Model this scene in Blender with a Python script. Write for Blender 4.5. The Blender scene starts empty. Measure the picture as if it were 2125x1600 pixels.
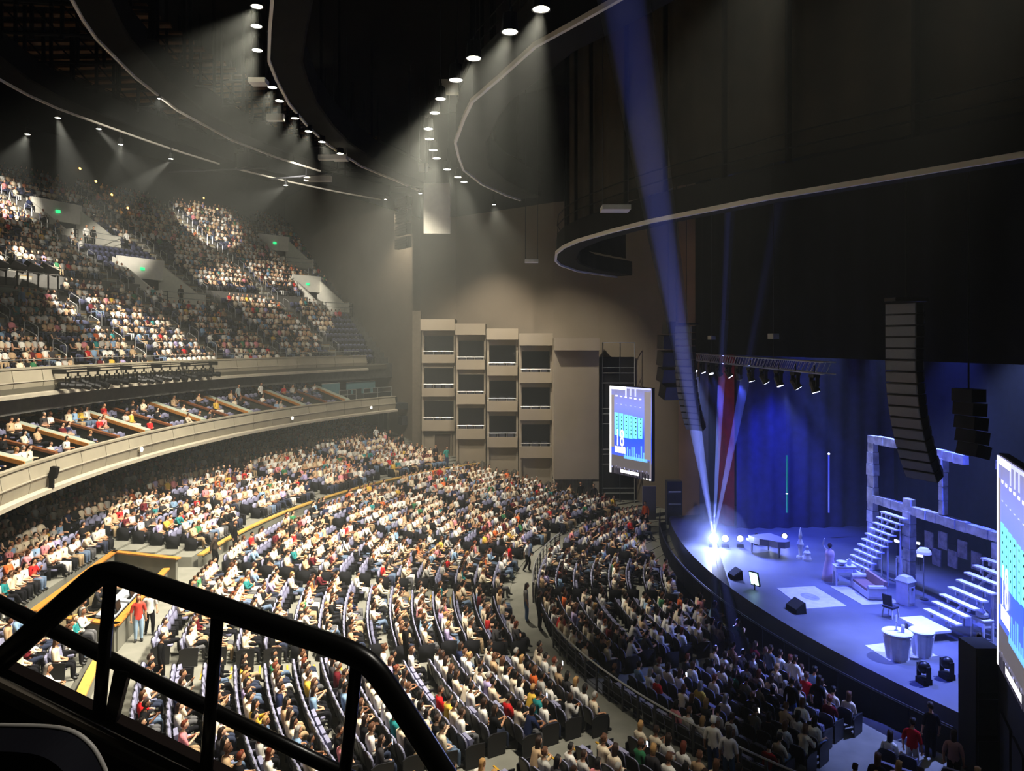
import bpy, math, random
import numpy as np
from mathutils import Vector, Matrix

random.seed(7); rng = np.random.default_rng(7)
scn = bpy.context.scene
COL = scn.collection
PI = math.pi

# ------------------------------------------------------------------ camera
# World frame = the house: +X along the stage front towards the far side wall,
# +Y from the stage front out into the audience, Z up, floor in front of the stage at 0.
F_PX, HY, CX = 1550.0, 711.0, 1062.5
CAM = Vector((-33.4, 18.4, 13.5))
FWD = Vector((0.9829, -0.1841, 0)); RT = Vector((-0.1841, -0.9829, 0))
cd = bpy.data.cameras.new('camera'); cam = bpy.data.objects.new('camera', cd); COL.objects.link(cam)
cam.location = CAM; cam.rotation_euler = (PI/2, 0, math.atan2(-FWD.x, FWD.y))
cd.sensor_width = 36; cd.lens = F_PX/2125*36; cd.shift_y = (HY-800)/2125
cd.clip_start = 0.05; cd.clip_end = 500
scn.camera = cam
# ------------------------------------------------------------------ world: nearly dark hall filled with thin theatrical haze
w = bpy.data.worlds.new('hall'); scn.world = w; w.use_nodes = True
wn = w.node_tree; wn.nodes['Background'].inputs[0].default_value = (0.55, 0.6, 0.7, 1)
wn.nodes['Background'].inputs[1].default_value = 0.004
vs = wn.nodes.new('ShaderNodeVolumeScatter'); vs.inputs['Color'].default_value = (0.92, 0.96, 0.9, 1)
vs.inputs['Density'].default_value = 0.0018; vs.inputs['Anisotropy'].default_value = 0.25
wn.links.new(vs.outputs[0], wn.nodes['World Output'].inputs['Volume'])
scn.view_settings.view_transform = 'Standard'; scn.view_settings.look = 'None'
scn.view_settings.exposure = 0.25; scn.view_settings.gamma = 1; scn.view_settings.use_curve_mapping = False
cy = scn.cycles
cy.use_denoising = True; cy.max_bounces = 4; cy.diffuse_bounces = 2; cy.glossy_bounces = 2
cy.transmission_bounces = 2; cy.volume_bounces = 0; cy.transparent_max_bounces = 16
cy.sample_clamp_indirect = 3; cy.adaptive_threshold = .04; cy.adaptive_min_samples = 16; cy.time_limit = 1000; cy.caustics_reflective = False; cy.caustics_refractive = False

# ------------------------------------------------------------------ pixel helpers (a pixel is a direction; depth or height comes from what it touches)
def PT(px, py, t):
    t = float(t); p = CAM + t*(FWD + RT*((px-CX)/F_PX)); p.z = CAM.z-(py-HY)/F_PX*t; return p
def PZ(px, py, z): return PT(px, py, (CAM.z-z)*F_PX/(py-HY))
def proj(p):
    d = Vector((p[0]-CAM.x, p[1]-CAM.y, 0)); t = d.dot(FWD)
    if t < 0.1: return (-9999, -9999, t)
    return (CX+d.dot(RT)/t*F_PX, HY+(CAM.z-p[2])/t*F_PX, t)

# ------------------------------------------------------------------ materials
def srgb(r, g=None, b=None):
    if g is None: r, g, b = r
    f = lambda c: ((c/255+.055)/1.055)**2.4 if c > 10 else c/255/12.92
    return (f(r), f(g), f(b), 1)
MATS = {}
def mat(name, col, rough=.7, metal=0, var=0, scale=3, emit=None, estr=0, bump=0):
    if name in MATS: return MATS[name]
    m = bpy.data.materials.new(name); m.use_nodes = True; nt = m.node_tree; b = nt.nodes['Principled BSDF']
    c = srgb(*col) if max(col) > 1 else (*col, 1)
    b.inputs['Base Color'].default_value = c; b.inputs['Roughness'].default_value = rough; b.inputs['Metallic'].default_value = metal
    b.inputs['Specular IOR Level'].default_value = .5 if rough < .6 else .25 if rough < .78 else .06
    if var or bump:
        tc = nt.nodes.new('ShaderNodeTexCoord'); n = nt.nodes.new('ShaderNodeTexNoise')
        n.inputs['Scale'].default_value = scale; n.inputs['Detail'].default_value = 4
        nt.links.new(tc.outputs['Object'], n.inputs['Vector'])
        if var:
            r = nt.nodes.new('ShaderNodeValToRGB'); r.color_ramp.elements[0].position = .3; r.color_ramp.elements[1].position = .7
            r.color_ramp.elements[0].color = tuple(x*(1-var) for x in c[:3])+(1,)
            r.color_ramp.elements[1].color = tuple(min(1, x*(1+var)) for x in c[:3])+(1,)
            nt.links.new(n.outputs['Fac'], r.inputs['Fac']); nt.links.new(r.outputs['Color'], b.inputs['Base Color'])
        if bump:
            bp = nt.nodes.new('ShaderNodeBump'); bp.inputs['Strength'].default_value = bump
            nt.links.new(n.outputs['Fac'], bp.inputs['Height']); nt.links.new(bp.outputs['Normal'], b.inputs['Normal'])
    if emit:
        b.inputs['Emission Color'].default_value = srgb(*emit) if max(emit) > 1 else (*emit, 1)
        b.inputs['Emission Strength'].default_value = estr
        m.cycles.emission_sampling = 'NONE'      # small glowing faces: seen, but the lamps do the lighting
    MATS[name] = m; return m
def attr_mat(name, rough=.8):
    m = bpy.data.materials.new(name); m.use_nodes = True; nt = m.node_tree; b = nt.nodes['Principled BSDF']
    a = nt.nodes.new('ShaderNodeAttribute'); a.attribute_name = 'Col'; b.inputs['Specular IOR Level'].default_value = .15; b.inputs['Roughness'].default_value = rough
    nt.links.new(a.outputs['Color'], b.inputs['Base Color']); return m

# ------------------------------------------------------------------ mesh builder
class MB:
    def __init__(s): s.v = []; s.f = []
    def add(s, vs, fs):
        o = len(s.v); s.v += [tuple(x) for x in vs]; s.f += [tuple(i+o for i in f) for f in fs]; return s
    def box(s, c, sz, rz=0, rx=0, ry=0, taper=1):
        x, y, z = sz[0]/2, sz[1]/2, sz[2]/2
        M = Matrix.Rotation(rz, 3, 'Z') @ Matrix.Rotation(ry, 3, 'Y') @ Matrix.Rotation(rx, 3, 'X'); c = Vector(c)
        vs = [c+M @ Vector((a*x*(taper if d > 0 else 1), b*y*(taper if d > 0 else 1), d*z)) for d in (-1, 1) for a, b in ((-1, -1), (1, -1), (1, 1), (-1, 1))]
        return s.add(vs, [(3, 2, 1, 0), (4, 5, 6, 7), (0, 1, 5, 4), (1, 2, 6, 5), (2, 3, 7, 6), (3, 0, 4, 7)])
    def rings(s, rs, cap=True, closed=False):
        n = len(rs[0]); vs = [p for r in rs for p in r]; fs = []
        m = len(rs)
        for i in range(m if closed else m-1):
            a, b = i*n, ((i+1) % m)*n
            for k in range(n):
                k2 = (k+1) % n; fs.append((a+k, a+k2, b+k2, b+k))
        if cap and not closed: fs += [tuple(range(n))[::-1], tuple(range((m-1)*n, m*n))]
        return s.add(vs, fs)
    def tube(s, pts, r, n=8, closed=False, cap=True):
        pts = [Vector(p) for p in pts]; m = len(pts); rs = []
        rad = r if isinstance(r, (list, tuple)) else [r]*m
        up = None
        for i in range(m):
            if closed: t = pts[(i+1) % m]-pts[i-1]
            else: t = pts[min(i+1, m-1)]-pts[max(i-1, 0)]
            t.normalize()
            if up is None: up = Vector((0, 0, 1)) if abs(t.z) < .9 else Vector((1, 0, 0))
            a = t.cross(up); 
            if a.length < 1e-5: a = t.cross(Vector((1, .3, .2)))
            a.normalize(); b = a.cross(t); up = b
            rs.append([pts[i]+rad[i]*(math.cos(2*PI*k/n)*a+math.sin(2*PI*k/n)*b) for k in range(n)])
        return s.rings(rs, cap, closed)
    def lathe(s, prof, c=(0, 0, 0), n=12):
        c = Vector(c); return s.rings([[c+Vector((r*math.cos(2*PI*k/n), r*math.sin(2*PI*k/n), z)) for k in range(n)] for r, z in prof])
    def prism(s, poly, z0, z1):
        n = len(poly); return s.rings([[(p[0], p[1], z0) for p in poly], [(p[0], p[1], z1) for p in poly]])
    def hull(s, a, b):          # loft two equal polygons (lists of 3D points)
        return s.rings([a, b])
    def sphere(s, c, r, n=8, m=6):
        c = Vector(c); r = Vector(r if isinstance(r, (tuple, list)) else (r, r, r)); rs = []
        for i in range(m+1):
            th = PI*i/m; q = max(math.sin(th), .02)
            rs.append([c+Vector((r.x*q*math.cos(2*PI*k/n), r.y*q*math.sin(2*PI*k/n), -r.z*math.cos(th))) for k in range(n)])
        return s.rings(rs)
    def mesh(s, name, off=(0, 0, 0)):
        me = bpy.data.meshes.new(name); o = Vector(off)
        me.from_pydata([(p[0]-o.x, p[1]-o.y, p[2]-o.z) for p in s.v], [], s.f); me.update(); return me
    def build(s, name, m, parent=None, smooth=False, world=False, **kw):
        off = parent.location if (parent is not None and world) else (0, 0, 0)
        me = s.mesh(name, off)
        if smooth:
            me.polygons.foreach_set('use_smooth', [True]*len(me.polygons))
        return link(name, me, m, parent, **kw)
def link(name, me, m=None, parent=None, **kw):
    o = bpy.data.objects.new(name, me); COL.objects.link(o)
    if m is not None and not me.materials: me.materials.append(m)
    if parent is not None: o.parent = parent
    return tag(o, **kw)
def tag(o, label=None, cat=None, group=None, kind=None):
    if label: o['label'] = label
    if cat: o['category'] = cat
    if group: o['group'] = group
    if kind: o['kind'] = kind
    return o
def thing(name, loc, rz=0, label=None, cat=None, group=None, kind=None):
    o = bpy.data.objects.new(name, None); COL.objects.link(o); o.location = loc; o.rotation_euler.z = rz
    o.empty_display_size = .2
    return tag(o, label, cat, group, kind)
def copy_tree(o, parent=None):
    c = o.copy(); COL.objects.link(c)
    if parent is not None: c.parent = parent
    for ch in o.children: copy_tree(ch, c)
    return c
def cx_of(cv): return -1.0 if cv > -20 else 0.0      # the orchestra arcs are centred a little off the stage axis
def polar(cv, R, a, z=0): return Vector((cx_of(cv)+R*math.sin(a), cv+R*math.cos(a), z))
D = math.radians
def revolve(cv, prof, a0, a1, n, closed=True, mb=None):
    mb = mb or MB()
    rs = [[polar(cv, R, a0+(a1-a0)*i/n, z) for R, z in prof] for i in range(n+1)]
    if closed: return mb.rings(rs)
    k = len(prof); vs = [p for r in rs for p in r]
    return mb.add(vs, [(i*k+j, i*k+j+1, (i+1)*k+j+1, (i+1)*k+j) for i in range(n) for j in range(k-1)])
def sweep(path, prof):
    """path: plan points with z; prof: (side offset, dz); side is to the left of travel"""
    P = [Vector(p) for p in path]; rs = []
    for i, p in enumerate(P):
        t = P[min(i+1, len(P)-1)]-P[max(i-1, 0)]; t.z = 0; t.normalize(); nrm = Vector((-t.y, t.x, 0))
        rs.append([p+nrm*a+Vector((0, 0, b)) for a, b in prof])
    return MB().rings(rs)

# palette of surfaces
M_CONC = mat('grey_concrete_floor', (122, 121, 111), .8, var=.12, scale=1.5, bump=.05)
M_STEP = mat('stair_grey', (150, 148, 135), .8, var=.1)
M_WALL = mat('taupe_wall_plaster', (120, 109, 95), .85, var=.1, scale=.25, bump=.03)
M_BOX = mat('box_panel_taupe', (150, 138, 120), .7, var=.06, scale=.6)
M_BLACK = mat('matte_black', (14, 14, 15), .7)
M_BLK2 = mat('black_metal', (20, 20, 22), .4, metal=.3)
M_DKGREY = mat('dark_grey_metal', (52, 52, 56), .5, metal=.2)
M_DARK = mat('opening_shade', (10, 10, 16), .9)
M_CEIL = mat('ceiling_black', (20, 18, 17), .9, var=.3, scale=.3)
M_CATW = mat('catwalk_charcoal', (24, 24, 23), .8, var=.2, scale=.8)
M_TRIM = mat('pale_catwalk_trim', (240, 232, 214), .5)
M_FASC = mat('balcony_plaster', (160, 152, 132), .75, var=.1, scale=.8, bump=.04)
M_LIP = mat('balcony_lip', (178, 170, 152), .7, var=.08)
M_WOOD = mat('oak_cap', (186, 122, 48), .45, var=.2, scale=6)
M_WOODD = mat('walnut_cap', (122, 72, 38), .45, var=.2, scale=6)
M_PART = mat('sage_partition', (164, 172, 156), .8, var=.06)
M_STEEL = mat('brushed_steel', (190, 190, 186), .35, metal=.6)
M_YEL = mat('yellow_nosing', (196, 150, 40), .6)
M_WHITE = mat('white_paint', (226, 222, 208), .6, var=.04)
M_DRAPE = mat('grey_drape', (110, 104, 96), .95, var=.15, scale=3)
M_SCREENW = mat('lamp_lens', (255, 250, 235), .4, emit=(255, 244, 220), estr=40)
M_EXIT = mat('exit_green', (20, 160, 90), .5, emit=(30, 210, 120), estr=1.6)
# ================================================================== STRUCTURE
CO, CB = -13.0, -26.0            # centres (Y) of the orchestra rows and of the balconies
# far side wall in plan, from the stage to the back of the house
MODS = [  # px left, px right, depth, cap y0,y1, then (opening y0,y1, parapet y0,y1)*3, base y
    (875, 945, 70.0, 663, 686, [(697, 729, 736, 753), (764, 797, 805, 822), (832, 866, 871, 893)]),
    (946, 1008, 67.5, 672, 695, [(707, 741, 746, 766), (777, 812, 817, 838), (847, 882, 889, 910)]),
    (1010, 1075, 65.0, 682, 705, [(717, 753, 758, 779), (790, 826, 831, 853), (863, 898, 906, 927)]),
    (1077, 1146, 62.5, 692, 717, [(729, 766, 772, 794), (804, 843, 848, 871), (881, 919, 925, 949)])]
WPTS = [PT(1425, 711, 57), PT(1243, 711, 63.5), PT(1149, 711, 65.5), PT(1077, 711, 68), PT(1010, 711, 70.5), PT(946, 711, 73), PT(872, 711, 74)]
P1 = WPTS[-1].copy(); P2 = Vector((67.0, 26.4, 0)); P3 = Vector((86.0, 34.4, 0))
SEATWALL = [PT(1425, 711, 54.6), PT(1243, 711, 58.7), PT(946, 711, 66.6), PT(872, 711, 70.2), P2, P3]
def inside_hall(u, v, m=.5):
    for a, b in zip(SEATWALL[:-1], SEATWALL[1:]):
        e = Vector((b.x-a.x, b.y-a.y)); L = e.length
        k = ((u-a.x)*e.x+(v-a.y)*e.y)/L/L
        if -0.02 <= k <= 1.02:
            return (e.x*(v-a.y)-e.y*(u-a.x))/L > m
    return v > -6

# section tables: centre, first row radius, rows, row pitch, z of first row, rise per row
SEC = {'front': (CO, 15.9, 9, .93, 0.0, .03), 'main': (CO, 25.6, 15, .96, .55, .10),
       'rear': (CO, 41.9, 20, .95, 2.5, .11), 'suite': (CB, 60.2, 5, 1.2, 7.4, .48),
       'upper': (CB, 63.3, 34, .9, 11.35, .56)}
def terrace(sec, a0, a1, n, tail=0.0, lead=.55):
    cv, R0, k, p, z0, dz = SEC[sec]; prof = [(R0-lead-.02, z0-1.5), (R0-lead, z0)]
    for i in range(1, k):
        r = R0+i*p-lead; prof += [(r, z0+(i-1)*dz), (r+.001, z0+i*dz)]
    prof += [(R0+k*p-lead+tail, z0+(k-1)*dz), (R0+k*p-lead+tail, z0-1.5)]
    return revolve(cv, prof, D(a0), D(a1), n, closed=False)
mb = MB(); mb.box((10, 10, -.15), (150, 90, .3)); mb.build('floor', M_CONC, kind='structure', label='pale grey concrete floor at the foot of the stage')
terrace('front', -75, 80, 60).build('floor_front_rows', M_CONC, kind='structure')
tm = revolve(CO, [(23.75, -.5), (23.75, .5), (25.1, .5), (25.1, .55)], D(-60), D(75), 60, closed=False); tm.build('floor_lower_aisle', M_CONC, kind='structure')
terrace('main', -60, 75, 70).build('floor_main_rows', M_CONC, kind='structure')
tm = revolve(CO, [(39.4, .5), (39.42, 2.0), (40.95, 2.0), (41.0, 1.9)], D(-60), D(75), 70, closed=False); tm.build('floor_upper_aisle', M_CONC, kind='structure')
BA0, BA1 = -4.8, 11.6            # the sound booth bites into the first rear rows between these angles
def rear_floor():
    cv, R0, k, p, z0, dz = SEC['rear']; mb = MB()
    for a0, a1, i0, n in ((-45, BA0, 0, 30), (BA0, BA1, 4, 12), (BA1, 75, 0, 44)):
        prof = [(R0+i0*p-.55, .3), (R0+i0*p-.55, z0+i0*dz)]
        for i in range(i0+1, k): r = R0+i*p-.55; prof += [(r, z0+(i-1)*dz), (r+.001, z0+i*dz)]
        prof += [(R0+k*p+2.45, z0+(k-1)*dz), (R0+k*p+2.45, .3)]
        revolve(cv, prof, D(a0), D(a1), n, True, mb)
    revolve(cv, [(40.9, 1.6), (40.9, 1.97), (45.2, 1.97), (45.2, 1.6)], D(BA0), D(BA1), 10, True, mb)
    return mb
rear_floor().build('floor_rear_rows', M_CONC, kind='structure')
# front wall of the raised rear rows with its yellow wooden nosing (gap at the sound booth)
for i, (a, b) in enumerate(((-40, BA0), (BA1, 30), (31.8, 62))):
    r = revolve(CO, [(40.82, 1.9), (40.82, 2.55), (41.02, 2.55), (41.02, 1.9)], D(a), D(b), 24)
    o = r.build('wall_rear_rows', M_CONC, kind='structure')
    revolve(CO, [(40.75, 2.55), (40.75, 2.63), (41.07, 2.63), (41.07, 2.55)], D(a), D(b), 24).build('nosing_cap', mat('tan_nosing', (184, 146, 70), .5, var=.1), o)

# ---- lower balcony (suites) and upper balcony slabs
A_B0, A_B1 = -26, 45.5
lo = revolve(CB, [(59.3, 6.8), (59.3, 7.4), (60.8, 7.4), (60.8, 7.88), (62.0, 7.88), (62.0, 8.36), (63.2, 8.36), (63.2, 8.84), (64.4, 8.84), (64.4, 9.32), (68, 9.32), (68, 6.8)], D(A_B0), D(46.5), 60)
lo.build('floor_lower_balcony', mat('balcony_carpet', (62, 66, 66), .95, var=.15), kind='structure')
revolve(CB, [(62.3, 10.8), (62.3, 11.2), (62.7, 11.27), (68, 11.27), (68, 10.8)], D(A_B0), D(46.5), 60).build('ceiling_suites', mat('suite_soffit', (96, 92, 80), .9), kind='structure')
revolve(CB, [(67.6, 6.8), (67.6, 11.3), (67.9, 11.3), (67.9, 6.8)], D(A_B0), D(46.5), 60).build('wall_suites_back', mat('suite_back_teal', (30, 44, 48), .9, var=.2), kind='structure')
# balcony fronts: one plaster panel after another with narrow joints
def fascia(name, R, ztop, zbot, a1, step=2.35):
    root = thing(name, polar(CB, R, 0, zbot), kind='structure')
    h = ztop-zbot; a = A_B0
    lip = revolve(CB, [(R-.30, zbot-.02), (R-.30, zbot+.16), (R-.05, zbot+.22), (R+.5, zbot+.2), (R+.5, zbot-.02)], D(A_B0), D(a1), 70)
    lip.build('lower_lip', M_LIP, root, world=True)
    revolve(CB, [(R-.06, ztop-.05), (R-.06, ztop+.05), (R+.22, ztop+.05), (R+.22, ztop-.05)], D(A_B0), D(a1), 70).build('coping', M_FASC, root, world=True)
    revolve(CB, [(R-.16, zbot+h*.52), (R-.16, zbot+h*.52+.05), (R-.1, zbot+h*.52+.05), (R-.1, zbot+h*.52)], D(A_B0), D(a1), 70).build('string_course', M_LIP, root, world=True)
    while a < a1-.1:
        b = min(a+step, a1); g = .022
        revolve(CB, [(R, ztop-.05), (R-.1, zbot+h*.55), (R-.12, zbot+h*.5), (R-.02, zbot+.2), (R+.18, zbot+.2), (R+.18, ztop-.05)], D(a+g), D(b-g), 3).build('fascia_panel', M_FASC, root, world=True)
        a = b
    return root
fascia('balcony_front_lower', 59.1, 8.18, 6.72, 44.6)
fascia('balcony_front_upper', 62.4, 12.18, 10.72, 43.9)
# thin steel rail on top of the upper balcony front
rr = MB(); rr.tube([polar(CB, 62.5, D(-26+i), 12.62) for i in range(70)], .025, 6)
for i in range(0, 70, 2): rr.tube([polar(CB, 62.5, D(-26+i), 12.2), polar(CB, 62.5, D(-26+i), 12.62)], .018, 5)
rr.build('balcony_guard_rail', M_STEEL, label='thin steel guard rail along the top of the upper balcony front', cat='rail')

# ---- far side wall
def wallseg(a, b, z0, z1, th=.3, z1b=None):
    e = Vector((b.x-a.x, b.y-a.y, 0)).normalized(); n = Vector((e.y, -e.x, 0))*th   # outwards
    z1b = z1 if z1b is None else z1b
    A, B = Vector((a.x, a.y, 0)), Vector((b.x, b.y, 0)); q = []
    lo_ = [A+Vector((0, 0, z0)), B+Vector((0, 0, z0)), B+n+Vector((0, 0, z0)), A+n+Vector((0, 0, z0))]
    hi = [A+Vector((0, 0, z1)), B+Vector((0, 0, z1b)), B+n+Vector((0, 0, z1b)), A+n+Vector((0, 0, z1))]
    return MB().rings([lo_, hi])
mb = MB()
for a, b in zip(WPTS[:-1], WPTS[1:]):
    s_ = wallseg(a, b, -.3, 25.8); mb.add(s_.v, s_.f)
mb.build('wall_far', M_WALL, kind='structure')
mb = wallseg(P1, P2, -.3, 25.8, z1b=34); s_ = wallseg(P2, P3, -.3, 34); mb.add(s_.v, s_.f)
mb.build('wall_far_side', M_WALL, kind='structure')
mb = MB()
for a, b in zip(WPTS[:-1], WPTS[1:]):
    s_ = wallseg(a, b, 25.8, 36); mb.add(s_.v, s_.f)
s_ = wallseg(P1, P2, 25.8, 36); 
mb.build('wall_far_upper', M_CEIL, kind='structure')
# corner pier between the boxes and the balconies
mb = MB(); c = PT(865.5, 711, 70.9); mb.box((c.x, c.y, 8), (.78, .9, 17), rz=math.atan2(RT.y, RT.x)); mb.build('wall_corner_pier', mat('pier_taupe', (96, 88, 76), .85, var=.1), kind='structure')
revolve(CB, [(95.6, 8), (95.6, 36), (96, 36), (96, 8)], D(-30), D(62), 40).build('wall_back', mat('back_wall_dark', (36, 34, 32), .9, var=.2), kind='structure')
# near side wall (behind and beside the camera) and stage house
mb = MB(); mb.box((-46, 20, 18), (.4, 100, 36)); mb.build('wall_near', mat('near_wall_dark', (50, 46, 42), .9), kind='structure')
mb = MB(); mb.box((15, 28, 36.2), (130, 110, .4)); mb.build('ceiling', M_CEIL, kind='structure')
STG = mat('stage_house_black', (16, 16, 22), .95)
mb = MB(); mb.box((0, -19, 14), (70, .4, 28)); mb.build('wall_stage_back', STG, kind='structure')
mb = MB(); mb.box((24, -12, 14), (.4, 16, 28)); mb.build('wall_stage_far', STG, kind='structure')
mb = MB(); mb.box((-26, -12, 14), (.4, 16, 28)); mb.build('wall_stage_near', STG, kind='structure')
mb = MB(); mb.box((0, -12, 28), (70, 16, .4)); mb.build('ceiling_stage', STG, kind='structure')

# ---- stage deck with a gently bowed front edge
poly = [(-22, -18.5), (16.6, -18.5), (16.6, -2.4)]+[(u, .75-abs(u)**2*.011) for u in np.linspace(16, -19, 30)]+[(-22, -3.2)]
mb = MB(); mb.prism(poly, -.1, 1.2); mb.build('floor_stage', mat('stage_deck', (92, 94, 104), .5, var=.15, scale=.7), kind='structure')

# ================================================================== CEILING: curved catwalk rings with pale trim
RINGS = {
 'A': (28.5, [(0, 165), (60, 198), (120, 225), (210, 258), (300, 290), (380, 317), (455, 340)]),
 'A2': (28.0, [(490, 350), (600, 377), (700, 398), (790, 414)]),
 'B': (28.5, [(150, 0), (172, 40), (200, 80), (280, 160), (370, 230), (480, 290), (575, 327), (665, 355)]),
 'C': (26.5, [(565, 0), (560, 60), (558, 125), (575, 168), (600, 215), (640, 263), (680, 300), (750, 345), (830, 378), (872, 396)]),
 'D': (23.5, [(1280, 0), (1195, 48), (1110, 95), (1040, 158), (980, 210), (963, 245), (945, 295), (952, 325), (962, 352), (1000, 382), (1050, 405), (1080, 415)]),
 'E': (18.5, [(2125, 322), (1860, 367), (1600, 410), (1470, 436), (1350, 460), (1270, 480), (1200, 500), (1170, 513), (1155, 525), (1153, 540), (1163, 550), (1200, 563), (1280, 575)])}
RPATH = {}
for k, (z, px) in RINGS.items():
    pts = [PZ(x, y, z) for x, y in px]
    if k != 'A2':
        near = pts[0]; m = [Vector((2*1.5-q.x, q.y, z)) for q in pts if 2*1.5-q.x < near.x-3]
        m.sort(key=lambda q: q.x)
        off = 0
        if m: off = near.y-m[-1].y
        pts = [Vector((q.x, q.y+off*max(0, 1-(near.x-q.x)/12), z)) for q in m]+pts
    if k != 'A2':           # carry each ring on past the near edge of the view, still curving
        d_ = pts[0]-pts[1]; d_.z = 0; d_.normalize(); d2 = pts[1]-pts[2]; d2.z = 0; d2.normalize(); turn = max(-.16, min(.16, d2.x*d_.y-d2.y*d_.x))
        for q_ in range(2 if k == 'E' else 4):
            d_ = Matrix.Rotation(turn, 3, 'Z') @ d_; pts = [pts[0]+d_*5]+pts
    RPATH[k] = pts
lab = {'A': 'rearmost over the upper balcony', 'A2': 'short end piece by the far wall', 'B': 'second from the back', 'C': 'over the rear floor with downlights', 'D': 'over the main floor with the brightest downlights', 'E': 'lowest, in front of the stage'}
DIMS = {'A': (1.6, 1.5), 'A2': (1.5, 1.2), 'B': (1.6, 1.6), 'C': (1.5, 1.6), 'D': (1.6, 1.8), 'E': (1.3, 1.1)}
for k, P in RPATH.items():
    wd, ht = DIMS[k]
    r = thing('ceiling_catwalk', P[len(P)//2], label='curved charcoal ceiling catwalk with pale edge trim, '+lab[k], cat='catwalk')
    # travel runs near -> far (+x); left of travel is +y (audience), so the body lies on the stage side (negative)
    sweep(P, [(-.04, .05), (-.04, ht), (-wd, ht), (-wd, .12), (-wd+.1, .05)]).build('walkway', M_CATW, r, world=True)
    sweep(P, [(.07, -.07), (.07, .1), (-.06, .1), (-.06, -.07)]).build('edge_trim', M_TRIM, r, world=True)
    rl = MB()
    for dz in (ht+.5, ht+1.0): rl.tube([p+Vector((0, -.1, dz)) for p in P], .03, 5)
    rl.build('hand_rail', M_CATW, r, world=True)
    for i in range(0, len(P)-1):
        L = (P[i+1]-P[i]).length; nn = max(1, int(L/4))
        for j in range(nn):
            p = P[i].lerp(P[i+1], j/nn); st = MB(); st.box((p.x, p.y-wd*.5, (p.z+36)/2+.5), (.16, .16, 36-p.z-.6)); st.build('hanger_post', M_CATW, r, world=True)
# dark drape wall standing over the lowest ring
P = RPATH['E']; Pd = [p+Vector((0, -.9, 0)) for p in P]
n_p = len(Pd)
pl = []
for i in range(n_p-1):
    L = (Pd[i+1]-Pd[i]).length; nn = max(1, int(L/.35))
    for j in range(nn):
        q = Pd[i].lerp(Pd[i+1], j/nn); k = len(pl); pl.append(q+Vector((0, .1*math.sin(k*1.4)+.05*math.sin(k*.43), 0)))
vs_, fs_ = [], []
for q in pl: vs_ += [(q.x, q.y, 19.9), (q.x, q.y, 36)]
fs_ = [(2*i, 2*i+2, 2*i+3, 2*i+1) for i in range(len(pl)-1)]
dr = MB(); dr.add(vs_, fs_); o = dr.build('wall_drape', mat('olive_black_drape', (66, 60, 50), .95, var=.25, scale=.4), smooth=True, kind='structure')
# brown acoustic slats and steel trusses between the two rear rings, high over the upper balcony
pa, pb = RPATH['A'], RPATH['B']
slat = thing('acoustic_ceiling', (20, 40, 33), label='brown slatted acoustic ceiling between the two rear catwalks', cat='ceiling panel')
M_SLAT = mat('brown_slat', (112, 84, 60), .8, var=.35, scale=.8)
for i in range(46):
    a = D(-14+i*1.25); m = MB(); p0, p1 = polar(CB, 59, a, 33.2), polar(CB, 73, a, 33.9)
    m.hull([p0+Vector((-.28, 0, 0)), p0+Vector((.28, 0, 0)), p0+Vector((.28, 0, .15)), p0+Vector((-.28, 0, .15))], [p1+Vector((-.28, 0, 0)), p1+Vector((.28, 0, 0)), p1+Vector((.28, 0, .15)), p1+Vector((-.28, 0, .15))])
    m.build('slat', M_SLAT, slat, world=True)
for i in range(14):
    a = D(-9.625+i*3.75); p0, p1 = polar(CB, 56.5, a), polar(CB, 66, a); m = MB()
    for z in (29.6, 31.2): m.tube([(p0.x, p0.y, z), (p1.x, p1.y, z+.3)], .09, 6)
    for j in range(7):
        q0, q1 = p0.lerp(p1, j/6), p0.lerp(p1, min(1, (j+1)/6)); m.tube([(q0.x, q0.y, 29.6), (q1.x, q1.y, 31.3)], .05, 5); m.tube([(q0.x, q0.y, 29.5), (q0.x, q0.y, 36)], .11, 5)
    m.build('roof_truss', M_CATW, label='black roof truss crossing between the rear catwalks', cat='truss', group='radial roof trusses over the upper balcony')
for j, (x0, y0, x1, y1, z) in enumerate([(350, 357, 560, 348, 27.5), (560, 372, 690, 360, 27.2), (820, 388, 876, 388, 26.2)]):
    m = MB(); m.tube([PZ(x0, y0, z), PZ(x1, y1, z)], .07, 6); m.build('lighting_pipe', M_DKGREY, label='horizontal pipe hung below the catwalks near the far wall', cat='pipe', group='hung lighting pipes by the far wall')
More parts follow.
